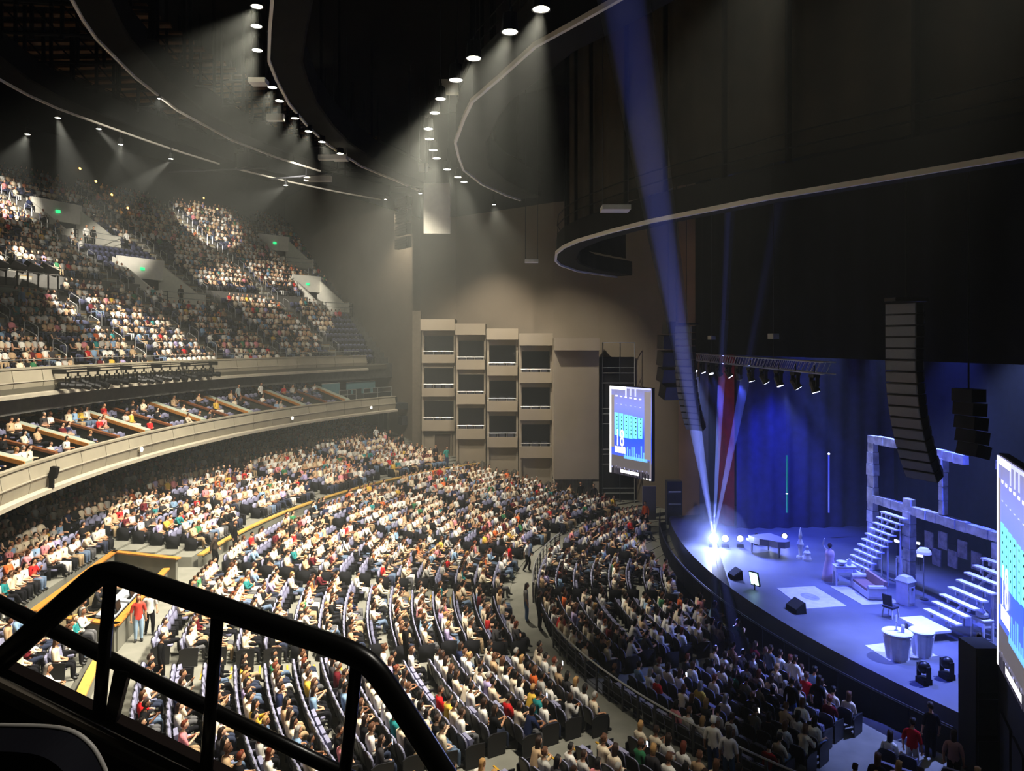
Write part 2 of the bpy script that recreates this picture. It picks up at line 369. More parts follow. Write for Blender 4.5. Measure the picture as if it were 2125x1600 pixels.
# ================================================================== LAMPS (each lamp carries its own light)
def aim(o, frm, to):
    o.rotation_euler = (Vector(to)-Vector(frm)).to_track_quat('-Z', 'Y').to_euler()
def spot(parent, loc, target, power, size, blend=.6, col=(1, .93, .80), rad=.15):
    l = bpy.data.lights.new('spot_light', 'SPOT'); l.energy = power; l.spot_size = D(size); l.spot_blend = blend
    l.color = col; l.shadow_soft_size = rad
    o = bpy.data.objects.new('spot_light', l); COL.objects.link(o); o.parent = parent
    pl = parent.location if parent else Vector((0, 0, 0))
    o.location = Vector(loc)-pl; aim(o, loc, target); return o
M_CAN = mat('lamp_housing', (30, 30, 30), .5, metal=.3)
_lamp_me = {}
def lampmesh(sc):
    if sc not in _lamp_me:
        h = MB(); h.lathe([(.12*sc, .55*sc), (.2*sc, .5*sc), (.24*sc, .1*sc), (.26*sc, 0), (.22*sc, 0.0), (.2*sc, .06*sc)], n=12)
        ln = MB(); ln.lathe([(.02, .02*sc), (.21*sc, .02*sc), (.21*sc, .05*sc), (.02, .05*sc)], n=12)
        yk = MB(); yk.box((-.29*sc, 0, .3*sc), (.03, .06*sc, .5*sc)); yk.box((.29*sc, 0, .3*sc), (.03, .06*sc, .5*sc)); yk.box((0, 0, .57*sc), (.6*sc, .06*sc, .03)); yk.box((0, 0, .9*sc), (.05, .05, .7*sc))
        _lamp_me[sc] = (h.mesh('housing'), ln.mesh('lens'), yk.mesh('yoke'))
    return _lamp_me[sc]
def downlight(px, py, z, target, power, size=48, sc=1.0, col=(1, .93, .80), label='', lens=None, blend=.7):
    p = PZ(px, py, z) if py > HY or z > CAM.z else PT(px, py, 50)
    r = thing('downlight', p, label=label, cat='lamp', group='lit house downlights on the catwalks')
    h, ln, yk = lampmesh(sc)
    link('housing', h, M_CAN, r); link('lens', ln, lens or M_SCREENW, r); link('yoke', yk, M_CAN, r)
    if power: spot(r, p+Vector((0, 0, -.05)), target, power, size, blend, col)
    return r
WARM = (1, .92, .76)
DP = 2.45
LB_C = 'lit round downlight under the catwalk over the rear floor'
LB_D = 'lit round downlight under the catwalk over the main floor'
# ring C lamps: rear floor, balcony fronts
C_L = [(533, 14, (-8, 36, 3), 5200), (532, 55, (-2, 34, 3), 5200), (534, 105, (4, 36, 3), 5200), (565, 182, (10, 34, 3), 5200), (580, 210, (16, 34, 4), 5200), (612, 246, (20, 30, 3), 5200),
       (640, 273, (26, 30, 5), 5200), (668, 295, (25, 16, 16), 5200), (706, 319, (34, 22, 4), 5200)]
for px, py, tg, pw in C_L: downlight(px, py, 26.2, tg, pw*DP, 62, 1.0, WARM, LB_C)
# ring D lamps: main floor
D_L = [(1123, 20, (-9, 20, 1), 6400), (1058, 67, (-7, 24, 1), 6400), (983, 122, (-3, 22, 1), 6400), (946, 167, (-3, 23, 1), 6400), (914, 206, (2, 26, 1), 6000), (902, 235, (6, 20, 1), 6000),
       (889, 268, (8, 26, 1), 5600), (891, 289, (12, 22, 1), 5600), (899, 312, (14, 17, 1), 5600), (906, 329, (17, 18, 1), 5600), (928, 352, (3, 8, 0), 5200), (950, 368, (9, 7.5, 0), 5200), (963, 378, (14, 5, 0), 4600)]
for px, py, tg, pw in D_L: downlight(px, py, 23.3, tg, pw*DP, 56 if tg[1] > 10 else 32, 1.15 if py < 180 else .95, WARM, LB_D)
# the same catwalk goes on over the near side of the hall, out of this view
for u, v, tg in ((-18, 9, (-12, 17, 1)), (-23, 6, (-14, 20, 1))):
    p = Vector((u, v, 23.3)); r = thing('downlight', p, label='house downlight on the near end of the main floor catwalk', cat='lamp', group='lit house downlights on the catwalks')
    h, ln, yk = lampmesh(.95); link('housing', h, M_CAN, r); link('lens', ln, M_SCREENW, r); link('yoke', yk, M_CAN, r); spot(r, p, tg, 2600*DP, 50, .7, WARM)
# rear catwalk lamps that throw patches on the upper balcony
def hit_upper(px, py):
    cv, R0, k, p, z0, dz = SEC['upper']
    prev = None
    for t in np.arange(25, 150, .25):
        q = PT(px, py, t); R = math.hypot(q.x, q.y-cv); zz = z0+(R-R0)/p*dz+.3
        if R > R0-1 and q.z <= zz: return q
    return PT(px, py, 90)
U_L = [(593, 385, 27.3, hit_upper(430, 470), 26000, 17), (57, 279, 28.0, hit_upper(-10, 420), 20000, 24), (205, 268, 28.2, hit_upper(540, 600), 24000, 20), (250, 300, 27.6, hit_upper(230, 520), 9000, 24), (120, 245, 28.0, hit_upper(250, 690), 11000, 38), (355, 330, 27.4, hit_upper(60, 560), 12000, 28)]
for px, py, z, tg, pw, sz in U_L:
    downlight(px, py, z, tg, pw*DP, sz, .8, (1, .94, .82), 'small lit spotlight aimed at the upper balcony seats', blend=.5)
downlight(1025, 425, 23.6, (27, 5, 9), 9000, 80, .6, WARM, 'small square work light at the top of the far wall')

# added lamps: two wash the far wall and boxes, another grazes the viewer's balcony
downlight(872, 402, 26.0, (34, 9, 9), 9000, 75, .6, WARM, 'small lamp at the far end of the rear floor catwalk')
downlight(800, 414, 27.6, (46, 17, 14), 3500, 80, .5, WARM, 'small lamp at the end of the short catwalk by the far wall')
for (px, py, z, tg, lb) in [(330, 205, 28.3, hit_upper(300, 560), 'wide flood on the second catwalk lighting the balcony middle'), (610, 337, 28.0, hit_upper(640, 600), 'wide flood on the second catwalk lighting the balcony end')]:  # added floods that lift the dim upper balcony
    downlight(px, py, z, tg, 3800, 75, .45, (1, .95, .84), lb)
p = Vector((-30, 9, 22.0)); r = thing('downlight', p, label='dim house downlight over the near side balcony', cat='lamp', group='lit house downlights on the catwalks')  # added lamp so light reaches the foreground seat piping and kerb
h, ln, yk = lampmesh(.8); link('housing', h, M_CAN, r); link('lens', ln, M_SCREENW, r); link('yoke', yk, M_CAN, r); spot(r, p, (-33, 17.5, 12.8), 6500, 30, .7, (1, .95, .85))

# white flat boxes and panel hung in the air
def hung_box(px, py, t, w_, h_, d_, label, cable=True):
    p = PT(px, py, t); r = thing('ceiling_box', p, rz=math.atan2(RT.y, RT.x), label=label, cat='panel', group='white boxes hung below the ceiling')
    m = MB(); m.box((0, 0, 0), (w_, d_, h_)); m.build('panel_face', M_WHITE, r)
    if cable:
        c = MB()
        for sx in (-.45, .45): c.tube([(sx*w_, 0, h_/2), (sx*w_, 0, 34-p.z)], .02, 4)
        c.build('suspension_cable', M_DKGREY, r)
for a in [(537, 170, 34, .75, .22, .6), (572, 244, 42, .95, .38, .3), (678, 327, 55, 1.2, .35, .4), (706, 328, 50, .95, .3, .8), (932, 181, 34, .85, .6, .4), (879, 348, 60, .75, .65, .3), (1277, 433, 30.5, 1.15, .19, .85), (1103, 542, 50, .9, .2, .7), (660, 371, 62, 2.2, .45, .5)]:
    hung_box(*a, label='white flat box hung from the ceiling on thin cables')
hung_box(907, 433, 55, 1.95, 3.7, .25, 'tall white blank panel hung in front of the far wall')

# ================================================================== BOX TOWERS on the far wall
def facade(name, a, t, **kw):
    p = PT(a, 711, t); p.z = 0
    return thing(name, p, rz=math.atan2(RT.y, RT.x), **kw)      # local +x runs to the right in view, local -y faces the hall
names = ['tallest, next to the balconies', 'second from the balconies', 'third from the balconies', 'fourth, next to the blank tower']
M_BOXSHADE = mat('box_interior_shade', (5, 5, 12), .3)
for i, (a, b, t, c0, c1, rows) in enumerate(MODS):
    W = (b-a)/F_PX*t; zz = lambda y: CAM.z-(y-HY)/F_PX*t
    r = facade('box_seat_tower', a, t, label='taupe tower of three private boxes with dark openings, '+names[i], cat='box tower')
    dpt = 2.2
    for sx, ww in ((0.0, .22), (W-.16, .16)):
        m = MB(); m.box((sx+ww/2, dpt/2, (zz(c0))/2), (ww, dpt, zz(c0))); m.build('side_pier', M_BOX, r)
    m = MB(); m.box((W/2, dpt/2-.45, (zz(c0)+zz(c1))/2), (W, dpt+.9, zz(c0)-zz(c1))); m.build('top_cap', M_BOX, r)
    m = MB(); m.box((W/2, .85, zz(c0)/2), (W-.4, .1, zz(c0)-.4)); m.build('back_panel', M_BOXSHADE, r)  # near-black sheet set forward to stand for the shade inside the boxes
    prev = zz(c1)
    for (o0, o1, q0, q1) in rows:
        m = MB(); m.box((W/2, dpt/2, (prev+zz(o0))/2), (W-.38, dpt-.2, prev-zz(o0))); m.build('lintel', M_BOX, r)
        m = MB(); m.box((W/2, -.38, (zz(q0)+zz(q1))/2), (W-.1, .12, zz(q0)-zz(q1))); m.box((W/2, .35, zz(q1)+.06), (W-.1, 1.5, .12)); m.box((.1, .1, (zz(q0)+zz(q1))/2), (.1, .9, zz(q0)-zz(q1))); m.box((W-.1, .1, (zz(q0)+zz(q1))/2), (.1, .9, zz(q0)-zz(q1)))
        m.build('parapet', M_BOX, r)
        m = MB(); m.tube([(.15, -.34, zz(o1)), (W-.15, -.34, zz(o1))], .035, 6)
        for k in range(4): m.tube([(.2+k*(W-.4)/3, -.34, zz(q0)), (.2+k*(W-.4)/3, -.34, zz(o1))], .02, 5)
        m.build('guard_rail', M_STEEL, r)
        m = MB()
        for k in range(3): m.box((W*(k+.75)/3.6, .55, zz(q0)-.1), (.5, .3, .75), rx=-.12)
        m.build('seat_backs', mat('box_seat_grey', (70, 70, 78), .8), r)
        prev = zz(q1)
    m = MB(); m.box((W/2, dpt/2, prev/2-.2), (W-.3, dpt-.4, prev+.4)); m.build('base_wall', M_BOX, r)
    if i == 0:
        m = MB(); m.box((1.95, -.02+.2, 3.8), (1.45, .1, 2.3)); d_ = m.build('door', mat('box_door_brown', (82, 70, 58), .7), r)
        m = MB(); m.box((1.95, .1, 4.95), (1.7, .16, .12)); m.box((1.15, .1, 3.8), (.12, .16, 2.4)); m.box((2.75, .1, 3.8), (.12, .16, 2.4)); m.build('door_frame', M_BOX, d_)
        m = MB(); m.box((1.85, .08, 5.6), (.3, .12, .2)); m.build('exit_sign', mat('exit_pale_green', (90, 220, 150), .5, emit=(150, 255, 190), estr=2.5), r)
    else:       # pleated skirt drape along the foot
        n = 46; top = zz([0, 959, 976, 1001][i]); vs_, fs_ = [], []
        for k in range(n+1):
            x = W*k/n; y = -.12+.09*math.sin(k*1.9)+.04*math.sin(k*.7); vs_ += [(x, y, -.2), (x, y, top+.15*math.sin(k*.5))]
        fs_ = [(2*k, 2*k+2, 2*k+3, 2*k+1) for k in range(n)]
        m = MB(); m.add(vs_, fs_); m.build('foot_drape', M_DRAPE, r, smooth=True)
# plain tower with a service doorway
t = 60.0; W = (1243-1149)/F_PX*t; zz = lambda y: CAM.z-(y-HY)/F_PX*t
r = facade('blank_tower', 1149, t, label='plain taupe tower without openings beside the far video screen', cat='wall tower')
m = MB(); m.box((W/2, 1.2, zz(702)/2+zz(995)/2), (W, 2.2, zz(702)-zz(995))); m.build('wall_panel', M_BOX, r)
m = MB(); m.box((W/2, .7, (zz(702)+zz(727))/2), (W, 2.4, zz(702)-zz(727))); m.build('top_cap', M_BOX, r)
m = MB(); m.box((W-.22, .8, zz(1000)/2), (.44, 1.4, zz(1000))); m.box((.06, .8, zz(1000)/2), (.12, 1.4, zz(1000))); m.build('side_pier', M_BOX, r)
n = 40; vs_ = []
for k in range(n+1):
    x = .12+(W-.56)*k/n; y = .55+.08*math.sin(k*2.1); vs_ += [(x, y, -.2), (x, y, zz(995)+.05)]
m = MB(); m.add(vs_, [(2*k, 2*k+2, 2*k+3, 2*k+1) for k in range(n)]); m.build('door_drape', M_DRAPE, r, smooth=True)

# louvred wall speakers high on the side wall, hanging speaker stack near the proscenium
for k, (y0, y1) in enumerate([(412, 430), (438, 462), (467, 488), (493, 516)]):
    tt = 72.6+0.3; p = PT(842, (y0+y1)/2, 73.4); r = thing('wall_speaker', p, rz=math.atan2(P2.y-P1.y, P2.x-P1.x)+PI, label='dark louvred speaker panel on the side wall, '+['topmost', 'second from top', 'third from top', 'lowest'][k]+' of four', cat='speaker', group='speaker panels on the side wall')
    m = MB(); m.box((0, -.3, 0), (2.6, .5, (y1-y0)/F_PX*73)); m.build('cabinet', mat('speaker_taupe', (62, 56, 48), .8), r)
    m = MB()
    for q in range(4): m.box((0, -.58, ((q+.5)/4-.5)*(y1-y0)/F_PX*73), (2.4, .06, .1))
    m.build('louvre', mat('speaker_taupe', (62, 56, 48), .8), r)
stk = thing('speaker_column', PT(1395, 740, 51), rz=math.atan2(RT.y, RT.x)+.3, label='hanging column of dark grey speaker boxes between far screen and curtain', cat='speaker')
for k, (px, py, h) in enumerate([(1388, 680, 26), (1386, 710, 30), (1385, 744, 32), (1385, 778, 30), (1390, 812, 30)]):
    p = PT(px, py, 51)-stk.location; m = MB(); q = Matrix.Rotation(-stk.rotation_euler.z, 3, 'Z') @ p
    m.box(q, (1.15 if k else .55, .9, h/F_PX*51-.06), rx=.08*k); m.build('speaker_box', M_DKGREY, stk)
m = MB(); m.tube([(-.3, 0, 2.4), (-.3, 0, 16)], .03, 5); m.tube([(.3, 0, 2.4), (.3, 0, 16)], .03, 5); m.build('suspension_cable', M_BLK2, stk)

# scaffold tower behind the far screen
t = 61.0; r = facade('scaffold_tower', 1246, t, label='dark steel scaffold tower behind the far video screen', cat='scaffold'); W = (1312-1246)/F_PX*t; zz = lambda y: CAM.z-(y-HY)/F_PX*t
for x in (0.05, W*.55, W):
    m = MB(); m.tube([(x, -1.2, 0), (x, -1.2, zz(712))], .045, 6); m.build('upright', M_STEEL if x > W*.9 else M_DKGREY, r)
for y in (711, 762, 773, 793, 845, 856, 876, 928, 938, 958, 1007, 1017):
    m = MB(); m.tube([(0, -1.2, zz(y)), (W, -1.2, zz(y))], .035, 6); m.build('ledger', M_STEEL, r)
m = MB(); m.box((W/2, -.5, zz(900)), (W+.3, .1, zz(711)-zz(1030))); m.build('backing_cloth', mat('scaffold_cloth', (42, 42, 44), .95), r)
n = 30; vs_ = []
for k in range(n+1):
    x = .1+(W-.2)*k/n; y = -1.5+.12*math.sin(k*1.7); vs_ += [(x, y, -.1), (x*.8+.2, y+.25, zz(1034)+.1*math.sin(k*.4))]
m = MB(); m.add(vs_, [(2*k, 2*k+2, 2*k+3, 2*k+1) for k in range(n)]); m.build('foot_drape', M_DRAPE, r, smooth=True)
# floor cases and doors right of the scaffold
p = PT(1347, 1040, 56); m = MB(); m.box((0, 0, 1.3), (1.0, .25, 2.9)); m.build('flat_panel', mat('pale_flat', (120, 116, 124), .8), thing('standing_board', (p.x, p.y, 0), rz=math.atan2(RT.y, RT.x), label='pale upright board standing against the wall below the far screen', cat='board'))
p = PT(1398, 1055, 55); r = thing('equipment_case', (p.x, p.y, 0), rz=math.atan2(RT.y, RT.x), label='tall blue-lit equipment case at the foot of the proscenium', cat='case')
m = MB(); m.box((0, 0, 1.7), (1.1, .8, 3.3)); m.build('case_body', mat('case_dark', (70, 70, 84), .6), r); m = MB(); m.box((0, -.42, 1.7), (.9, .05, .1)); m.box((0, -.42, 2.6), (.9, .05, .08)); m.build('case_band', M_STEEL, r)
# ================================================================== PEOPLE: skeleton -> skin -> clothes
SKIN, SHIRT, TROU, SHOE, HAIR = range(5)
def skeleton(pose):
    """facing -Y, floor at z=0. returns verts (x,y,z,rx,ry), bones (i,j,class), head centre, hands [(wrist, tip, side)]"""
    V, B = [], []
    def v(x, y, z, r, r2=None): V.append((x, y, z, r, r2 or r)); return len(V)-1
    stand = pose.startswith('stand'); lean = {'sit_lean': -.16, 'sit_phone': -.03, 'sit_clap': -.04, 'stand_walk': -.04}.get(pose, .05)
    hz = .93 if stand else .50
    if stand: lean *= .5
    dy = 0 if stand else -.02
    pel = v(0, dy, hz, .15, .12); be = v(0, dy+lean*.3, hz+.17, .145, .11); ch = v(0, dy+lean*.8, hz+.38, .165, .115); uc = v(0, dy+lean, hz+.5, .12, .09)
    nk = v(0, dy+lean-.015, hz+.60, .055); hb = v(0, dy+lean-.04, hz+.68, .06)
    B += [(pel, be, SHIRT), (be, ch, SHIRT), (ch, uc, SHIRT), (uc, nk, SKIN), (nk, hb, SKIN)]
    hands = []
    sy = dy+lean; sz = hz+.49
    arms = {'sit_lap': ((.222, -.02, -.27), (.10, -.24, -.33), (.05, -.31, -.34)),
            'sit_fold': ((.218, -.08, -.25), (.02, -.22, -.22), (-.07, -.22, -.19)),
            'sit_rest': ((.228, .02, -.25), (.235, -.22, -.25), (.232, -.31, -.26)),
            'sit_lean': ((.222, -.14, -.24), (.12, -.36, -.24), (.06, -.43, -.22)),
            'sit_phone': ((.218, -.14, -.22), (.10, -.30, -.03), (.07, -.34, .06)),
            'sit_clap': ((.222, -.12, -.22), (.07, -.32, -.10), (.02, -.38, -.04)),
            'stand_idle': ((.25, .03, -.28), (.26, -.04, -.53), (.25, -.07, -.62)),
            'stand_walk': ((.26, .06, -.27), (.25, -.10, -.46), (.23, -.17, -.51)),
            'stand_phone': ((.24, -.13, -.22), (.11, -.32, -.06), (.08, -.36, .03))}[pose]
    for s in (1, -1):
        a = arms
        if pose == 'stand_walk' and s < 0: a = ((.25, .10, -.26), (.24, .12, -.50), (.22, .11, -.59))
        if pose == 'sit_phone' and s < 0: a = ((.222, -.02, -.27), (.10, -.24, -.33), (.05, -.31, -.34))
        sh = v(s*.175, sy, sz, .068); el = v(s*a[0][0], sy+a[0][1], sz+a[0][2], .046); wr = v(s*a[1][0], sy+a[1][1], sz+a[1][2], .031); ht = v(s*a[2][0], sy+a[2][1], sz+a[2][2], .036, .022)
        B += [(uc, sh, SHIRT), (sh, el, SHIRT), (el, wr, 'ARM'), (wr, ht, SKIN)]
        hands.append((wr, ht, s))
        if stand:
            ky, fy = {'stand_walk': ((-.12, -.05), (-.02, .2))}.get(pose, ((-.03, 0), (-.03, 0)))[0 if s > 0 else 1]
            hp = v(s*.09, dy, hz-.05, .098); kn = v(s*.10, dy+ky, .50, .068); an = v(s*.10, dy+fy, .09, .046); to = v(s*.12, dy+fy-.14, .045, .04, .03)
        else:
            kx, kz = .11, .51
            ax = .12
            if pose == 'sit_fold' and s < 0: kx, kz, ax = .02, .60, -.10      # crossed leg
            hp = v(s*.09, dy-.04, hz-.01, .1); kn = v(s*kx, dy-.45, kz, .072); an = v(s*ax, dy-.47+(-.1 if kz > .55 else .02), .1+(.16 if kz > .55 else 0), .046)
            to = v(s*ax, V[an][1]-.14, V[an][2]-.05, .04, .03)
        B += [(pel, hp, TROU), (hp, kn, TROU), (kn, an, TROU), (an, to, SHOE)]
    head = Vector((0, V[hb][1]-.02, hz+.765))
    return V, B, head, hands
def skin_eval(V, B, sub):
    me = bpy.data.meshes.new('tmp'); me.from_pydata([p[:3] for p in V], [(a, b) for a, b, c in B], []); o = bpy.data.objects.new('tmp', me); COL.objects.link(o)
    o.modifiers.new('s', 'SKIN')
    for i, p in enumerate(V):
        d = me.skin_vertices[0].data[i]; d.radius = (p[3], p[4]); d.use_root = (i == 0)
    if sub:
        m = o.modifiers.new('u', 'SUBSURF'); m.levels = sub
    dg = bpy.context.evaluated_depsgraph_get(); dg.update(); ev = o.evaluated_get(dg); em = ev.to_mesh()
    nv = len(em.vertices); co = np.empty(nv*3); em.vertices.foreach_get('co', co); co = co.reshape(-1, 3)
    no = np.array([v_.normal for v_ in em.vertices]); fs = [tuple(p.vertices) for p in em.polygons]
    ev.to_mesh_clear(); bpy.data.objects.remove(o); bpy.data.meshes.remove(me)
    return co, no, fs
def classify(pts, V, B):
    best = np.full(len(pts), 1e9); cls = [None]*len(pts); t_ = np.zeros(len(pts))
    for a, b, c in B:
        A, Bv = np.array(V[a][:3]), np.array(V[b][:3]); e = Bv-A; k = np.clip(((pts-A) @ e)/(e @ e), 0, 1)
        d = np.linalg.norm(pts-(A+k[:, None]*e), axis=1)-.6*(V[a][3]*(1-k)+V[b][3]*k)
        up = d < best; best[up] = d[up]
        for i in np.nonzero(up)[0]: cls[i] = c
    return cls
def head_mb(c, hi=True):
    """a head with brow, nose, lips, chin and ears"""
    n, m = (14, 11) if hi else (6, 5); mb = MB(); rs = []
    for i in range(m+1):
        th = PI*i/m; q = max(math.sin(th), .05); zc = -math.cos(th)          # -1 chin .. 1 crown
        ring = []
        for k in range(n):
            ph = 2*PI*k/n; x = math.sin(ph)*.078*q; y = -math.cos(ph)*.098*q; z = zc*.118
            if y < 0:      # face half
                if zc < -.2: x *= 1-.35*(-zc-.2); y *= 1-.12*(-zc-.2)
                if hi and abs(x) < .022 and -.35 < zc < .12: y -= .024*(1-abs(zc+.2)/.35)
                if hi and .02 < abs(x) < .05 and .0 < zc < .3: y += .008
                if hi and abs(x) < .03 and zc < -.78: y -= .012
            else: y *= 1.02; z += .004
            ring.append((c.x+x, c.y+y, c.z+z))
        rs.append(ring)
    mb.rings(rs)
    if hi:
        for s in (-1, 1): mb.sphere((c.x+s*.08, c.y+.005, c.z-.01), (.012, .022, .032), 6, 4)
    return mb
def hair_mb(c, style, hi=True):
    n, m = (14, 7) if hi else (6, 4); mb = MB(); rs = []
    for i in range(m+1):
        th = (PI*.60 if style == 'short' else PI*.62)*i/m; q = max(math.sin(th), .04); ring = []
        for k in range(n):
            ph = 2*PI*k/n; fr = -math.cos(ph); x = math.sin(ph)*.092*q; y = fr*.112*q+.012; z = math.cos(th)*.132
            if fr < -.2 and i >= m*.55: y *= .72; z = max(z, .055)+.01*i       # hairline above the face
            if style == 'long' and fr > -.1 and i == m: z -= .20; y += .03; x *= 1.05
            if style == 'bob' and fr > -.1 and i == m: z -= .09
            ring.append((c.x+x, c.y+y, c.z+z+.004))
        rs.append(ring)
    mb.rings(rs)
    if style == 'bun' : mb.sphere((c.x, c.y+.10, c.z+.07), .05, 8, 5)
    if style == 'cap': mb.box((c.x, c.y-.13, c.z+.07), (.15, .12, .014), rx=.15)
    return mb
POSES = ['sit_lap', 'sit_fold', 'sit_rest', 'sit_lean', 'sit_phone', 'sit_clap', 'stand_idle', 'stand_walk', 'stand_phone']
HAIRS = ['short', 'long', 'bob', 'bun', 'cap']
M_EYE = mat('eye_dark', (30, 22, 18), .3); M_LIP2 = mat('lips', (150, 80, 72), .6)
LOD0, LOD1 = {}, {}
def npmesh(name, co, fs, smooth=True):
    me = bpy.data.meshes.new(name); me.from_pydata([tuple(c) for c in co], [], fs); me.update()
    if smooth: me.polygons.foreach_set('use_smooth', [True]*len(me.polygons))
    return me
def submesh(name, co, no, fs, keep, off):
    use = sorted({i for f in keep for i in fs[f]}); mp = {a: b for b, a in enumerate(use)}
    return npmesh(name, [co[i]+no[i]*off for i in use], [tuple(mp[i] for i in fs[f]) for f in keep])
for pose in POSES:
    V, B, head, hands = skeleton(pose)
    for longs in (0, 1):
        B2 = [(a, b, (SHIRT if longs else SKIN) if c == 'ARM' else c) for a, b, c in B]
        if longs == 0: co, no, fs = skin_eval(V, B, 1)
        cen = np.array([co[list(f)].mean(axis=0) for f in fs]); fc = classify(cen, V, B2)
        shirt = submesh('shirt', co, no, fs, [i for i, c in enumerate(fc) if c == SHIRT], .012)
        if longs == 0:
            trou = submesh('trousers', co, no, fs, [i for i, c in enumerate(fc) if c == TROU], .011)
            shoe = submesh('shoe', co, no, fs, [i for i, c in enumerate(fc) if c == SHOE and cen[i][0] > 0], .012)
            shoe2 = submesh('shoe', co, no, fs, [i for i, c in enumerate(fc) if c == SHOE and cen[i][0] <= 0], .012)
            bm_ = MB(); bm_.add(co, fs); hm = head_mb(head); bm_.add(hm.v, hm.f)
            for wr, ht, s in hands:           # four fingers and a thumb, rooted in the palm, slightly curled
                w0, h0 = Vector(V[wr][:3]), Vector(V[ht][:3]); d = (h0-w0).normalized(); side = d.cross(Vector((0, 0, 1)))
                if side.length < .3: side = d.cross(Vector((0, 1, 0)))
                side.normalize(); dn = side.cross(d); dn = dn if dn.z < 0 else -dn
                for q, ln in zip((-.027, -.009, .009, .027), (.066, .078, .072, .056)):
                    b0 = h0+side*q-d*.005; bm_.tube([b0, b0+d*ln*.55+dn*.006, b0+d*ln*.85+dn*ln*.45], [.0095, .0085, .006], 4)
                b0 = h0-d*.05+side*(-.028 if s > 0 else .028); bm_.tube([b0, b0+side*(-.03 if s > 0 else .03)+d*.03, b0+side*(-.032 if s > 0 else .032)+d*.06+dn*.01], [.011, .010, .007], 4)
            nb = len(bm_.f)
            for s in (-1, 1): bm_.sphere((head.x+s*.031, head.y-.082, head.z+.018), (.012, .009, .008), 6, 4)
            ne = len(bm_.f); bm_.box((head.x, head.y-.089, head.z-.055), (.042, .014, .012))
            body = bm_.mesh('body'); body.polygons.foreach_set('use_smooth', [True]*len(body.polygons))
            body.materials.append(None); body.materials.append(M_EYE); body.materials.append(M_LIP2)
            body.polygons.foreach_set('material_index', [0 if i < nb else 1 if i < ne else 2 for i in range(len(bm_.f))])
            for mm in (trou, shoe, shoe2): mm.materials.append(None)
            LOD0[pose] = dict(body=body, trou=trou, shoe=shoe, shoe2=shoe2, head=head, hand=Vector(V[hands[0][1]][:3]))
        shirt.materials.append(None); LOD0[pose]['shirt%d' % longs] = shirt
    for hs in HAIRS:
        hm = hair_mb(head, hs).mesh('hair'); hm.polygons.foreach_set('use_smooth', [True]*len(hm.polygons)); hm.materials.append(None); LOD0[pose]['hair_'+hs] = hm
    # low version, one coloured mesh
    co, no, fs = skin_eval(V, B, 0)
    for longs in (0, 1):
        B2 = [(a, b, (SHIRT if longs else SKIN) if c == 'ARM' else c) for a, b, c in B]
        vc = classify(co, V, B2)
        for hs in ('short', 'long'):
            m = MB(); m.add(co, fs); cl = list(vc); h = head_mb(head, False); m.add(h.v, h.f); cl += [SKIN]*len(h.v)
            h = hair_mb(head, hs, False); m.add(h.v, h.f); cl += [HAIR]*len(h.v)
            LOD1[(pose, longs, hs)] = (np.array(m.v), m.f, np.array(cl))
def tri(fs):
    out = []
    for f in fs:
        for i in range(1, len(f)-1): out.append((f[0], f[i], f[i+1]))
    return np.array(out, dtype=np.int64)
def tiny_person(arm, hs):
    """small far figure: torso, thighs, shins, arms, head, hair"""
    m = MB(); cl = []
    def put(c):
        cl.extend([c]*(len(m.v)-len(cl)))
    m.rings([[(-.16, -.1, .44), (.16, -.1, .44), (.15, .1, .44), (-.15, .1, .44)], [(-.15, -.06, .7), (.15, -.06, .7), (.15, .13, .7), (-.15, .13, .7)], [(-.22, -.05, .98), (.22, -.05, .98), (.2, .13, .98), (-.2, .13, .98)], [(-.08, 0, 1.08), (.08, 0, 1.08), (.08, .1, 1.08), (-.08, .1, 1.08)]]); put(SHIRT)
    for s in (-1, 1):
        m.tube([(s*.2, .04, .97), (s*.26, -.08, .72), (s*arm[0], arm[1], arm[2])], [.06, .05, .04], 3, cap=False); put(SHIRT if arm[3] else SKIN)
        m.tube([(s*.09, -.05, .5), (s*.11, -.45, .52), (s*.11, -.47, .1)], [.09, .075, .05], 3, cap=False); put(TROU)
    m.sphere((0, 0, 1.24), (.082, .1, .12), 5, 4); put(SKIN)
    m.sphere((0, .035, 1.27 if hs == 'short' else 1.22), (.095, .1, .115 if hs == 'short' else .17), 5, 3); put(HAIR)
    return np.array(m.v), m.f, np.array(cl)
LOD2 = [tiny_person(a, h) for a in ((.08, -.3, .66, 0), (.05, -.28, .8, 1), (.28, -.25, .70, 0)) for h in ('short', 'long')]
for d_ in (LOD1,):
    for k in d_: d_[k] = (d_[k][0], tri(d_[k][1]), d_[k][2])
LOD2 = [(a, tri(b), c) for a, b, c in LOD2]

SHIRTS = [('white', (238, 234, 224), 26), ('cream', (226, 210, 182), 24), ('pale grey', (186, 182, 174), 9), ('black', (22, 22, 24), 13), ('charcoal', (58, 56, 58), 7), ('beige', (190, 160, 124), 8), ('red', (190, 34, 36), 2.2), ('pink', (222, 140, 146), 2.6),
          ('orange', (214, 102, 50), 1.6), ('yellow', (216, 176, 70), 1.6), ('teal', (40, 128, 128), 1.8), ('light blue', (130, 160, 190), 3.5), ('navy', (34, 42, 72), 2.5), ('green', (52, 112, 74), 1.6), ('maroon', (94, 26, 34), 2.5), ('lavender', (170, 156, 196), 1.5)]
SW = np.array([s[2] for s in SHIRTS]); SW = SW/SW.sum()
TROUS = [('black', (24, 24, 28)), ('dark blue', (48, 54, 72)), ('blue', (96, 114, 138)), ('grey', (92, 92, 94)), ('tan', (164, 140, 108)), ('white', (214, 210, 202))]; TW = [.40, .16, .12, .12, .12, .08]
